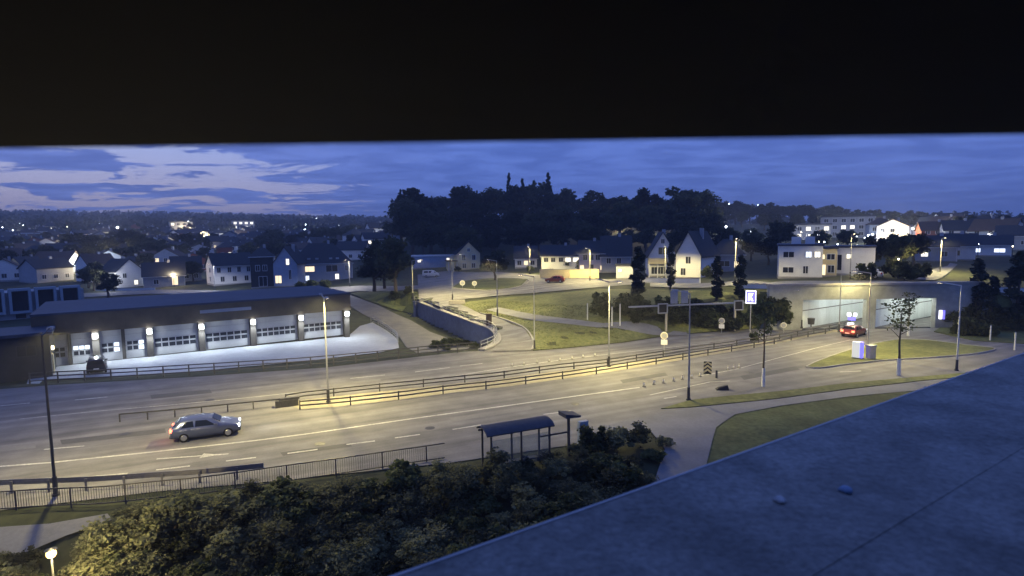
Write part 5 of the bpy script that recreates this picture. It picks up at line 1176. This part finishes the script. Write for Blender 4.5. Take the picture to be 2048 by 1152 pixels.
cl = [(55, 680), (95, 668), (165, 635), (120, 678), (435, 680), (470, 790, 1.3), (600, 650), (690, 618, 1.2), (818, 610), (822, 645, 1.3), (725, 703), (760, 695), (883, 688), (785, 782), (728, 808), (233, 868), (290, 850), (320, 900), (578, 857), (460, 930, 1.4), (510, 930), (535, 930), (730, 957, 1.4), (815, 1015, 1.6), (755, 1020), (755, 1055), (1003, 1018, 1.5), (1230, 615), (1315, 605), (1318, 635), (1128, 742), (1450, 722), (1250, 905, 1.2), (1310, 905), (1355, 900, 1.2), (1305, 960), (1655, 715, 1.3), (1680, 735), (1635, 700), (1585, 730), (1610, 670), (1765, 660), (130, 760)]
wl_ = [(175, 920, 1.7), (605, 925, 1.7), (685, 790, 1.3), (745, 850, 1.2), (1215, 662, 1.2), (1272, 668), (1328, 668), (1080, 778, 1.3), (1160, 782, 1.2), (600, 980), (1215, 1025, 1.3)]
for q in cl: far_lamp(q[0] / 3.49, 270 + q[1] / 3.49, False, q[2] if len(q) > 2 else 1.0)
for q in wl_: far_lamp(q[0] / 3.49, 270 + q[1] / 3.49, True, q[2] if len(q) > 2 else 1.0, 'tiny warm yellow lamp among the houses of the left valley', 'far warm lamps of the left valley')
for q in ((195, 602), (340, 655, 1.2), (400, 578), (425, 578), (470, 650), (500, 650), (555, 715), (672, 742, 1.6), (735, 742), (708, 692), (912, 702, 1.2)): far_lamp(512 + q[0] / 3.49, 270 + q[1] / 3.49, False, q[2] if len(q) > 2 else 1.0, 'tiny lamp left of the wooded hill', 'far lamps left of the wooded hill')
for q in ((740, 600), (735, 630), (750, 650), (742, 680), (1030, 670), (1070, 668), (1493, 662, 1.3), (1665, 697, 1.3), (1485, 490, .7), (1515, 480, .7), (1715, 490, .7)): far_lamp(1024 + q[0] / 3.49, 270 + q[1] / 3.49, q[0] < 1400, q[2] if len(q) > 2 else 1.0, 'tiny lamp shining through the dark trees of the hill', 'far lamps among the hill trees')
for q in ((380, 625), (487, 625, 1.2), (580, 625, 1.2), (675, 625, 1.2), (460, 655), (622, 660), (848, 640, 1.2), (770, 698), (930, 670), (960, 672), (1010, 675), (1070, 645, 1.2), (1130, 700), (1240, 697), (1260, 697), (697, 732), (728, 722), (515, 742), (540, 772, 1.4), (570, 770), (355, 742), (1185, 843), (1235, 845, 1.4), (1215, 765), (1465, 808, 1.2), (1640, 798, 1.2), (1715, 765), (120, 503, .7)): far_lamp(1536 + q[0] / 3.49, 270 + q[1] / 3.49, False, q[2] if len(q) > 2 else 1.0, 'tiny bright lamp among the houses of the right-hand slope', 'far lamps of the right-hand slope')
for q in ((805, 645, 1.7), (950, 725, 2.0), (905, 967)): far_lamp(1536 + q[0] / 3.49, 270 + q[1] / 3.49, True, q[2] if len(q) > 2 else 1.0, 'warm yellow lamp among the houses of the right-hand slope', 'far warm lamps of the right-hand slope')

r_ = random.Random(77)
for i in range(105):
    px = r_.uniform(0, 700); far_lamp(px, r_.uniform(446, 545), r_.random() < .5, r_.uniform(.6, 1.0), 'very faint tiny lamp among the houses of the left valley', 'faint far lamps of the left valley', 0)
for i in range(44):
    px = r_.uniform(1590, 2040); far_lamp(px, r_.uniform(452, 515), r_.random() < .5, r_.uniform(.5, .8), 'very faint tiny lamp on the right-hand slope', 'faint far lamps of the right-hand slope', 0)

# ------------------------------------------------------------------ evening haze
mb = MB(); mb.box(-2450, 2450, -120, 3060, -6.5, 150); hz_ = mb.build('haze', 'paint'); tag(hz_, kind='stuff')
hm = bpy.data.materials.new('haze'); hm.use_nodes = True; nt = hm.node_tree; nt.nodes.clear()
pv = nt.nodes.new('ShaderNodeVolumePrincipled'); pv.inputs['Color'].default_value = (.92, .94, 1, 1); pv.inputs['Density'].default_value = 0.00045
ou = nt.nodes.new('ShaderNodeOutputMaterial'); nt.links.new(pv.outputs[0], ou.inputs['Volume']); hz_.data.materials.clear(); hz_.data.materials.append(hm)
tag(hz_, 'thin evening haze over the whole valley', 'haze')
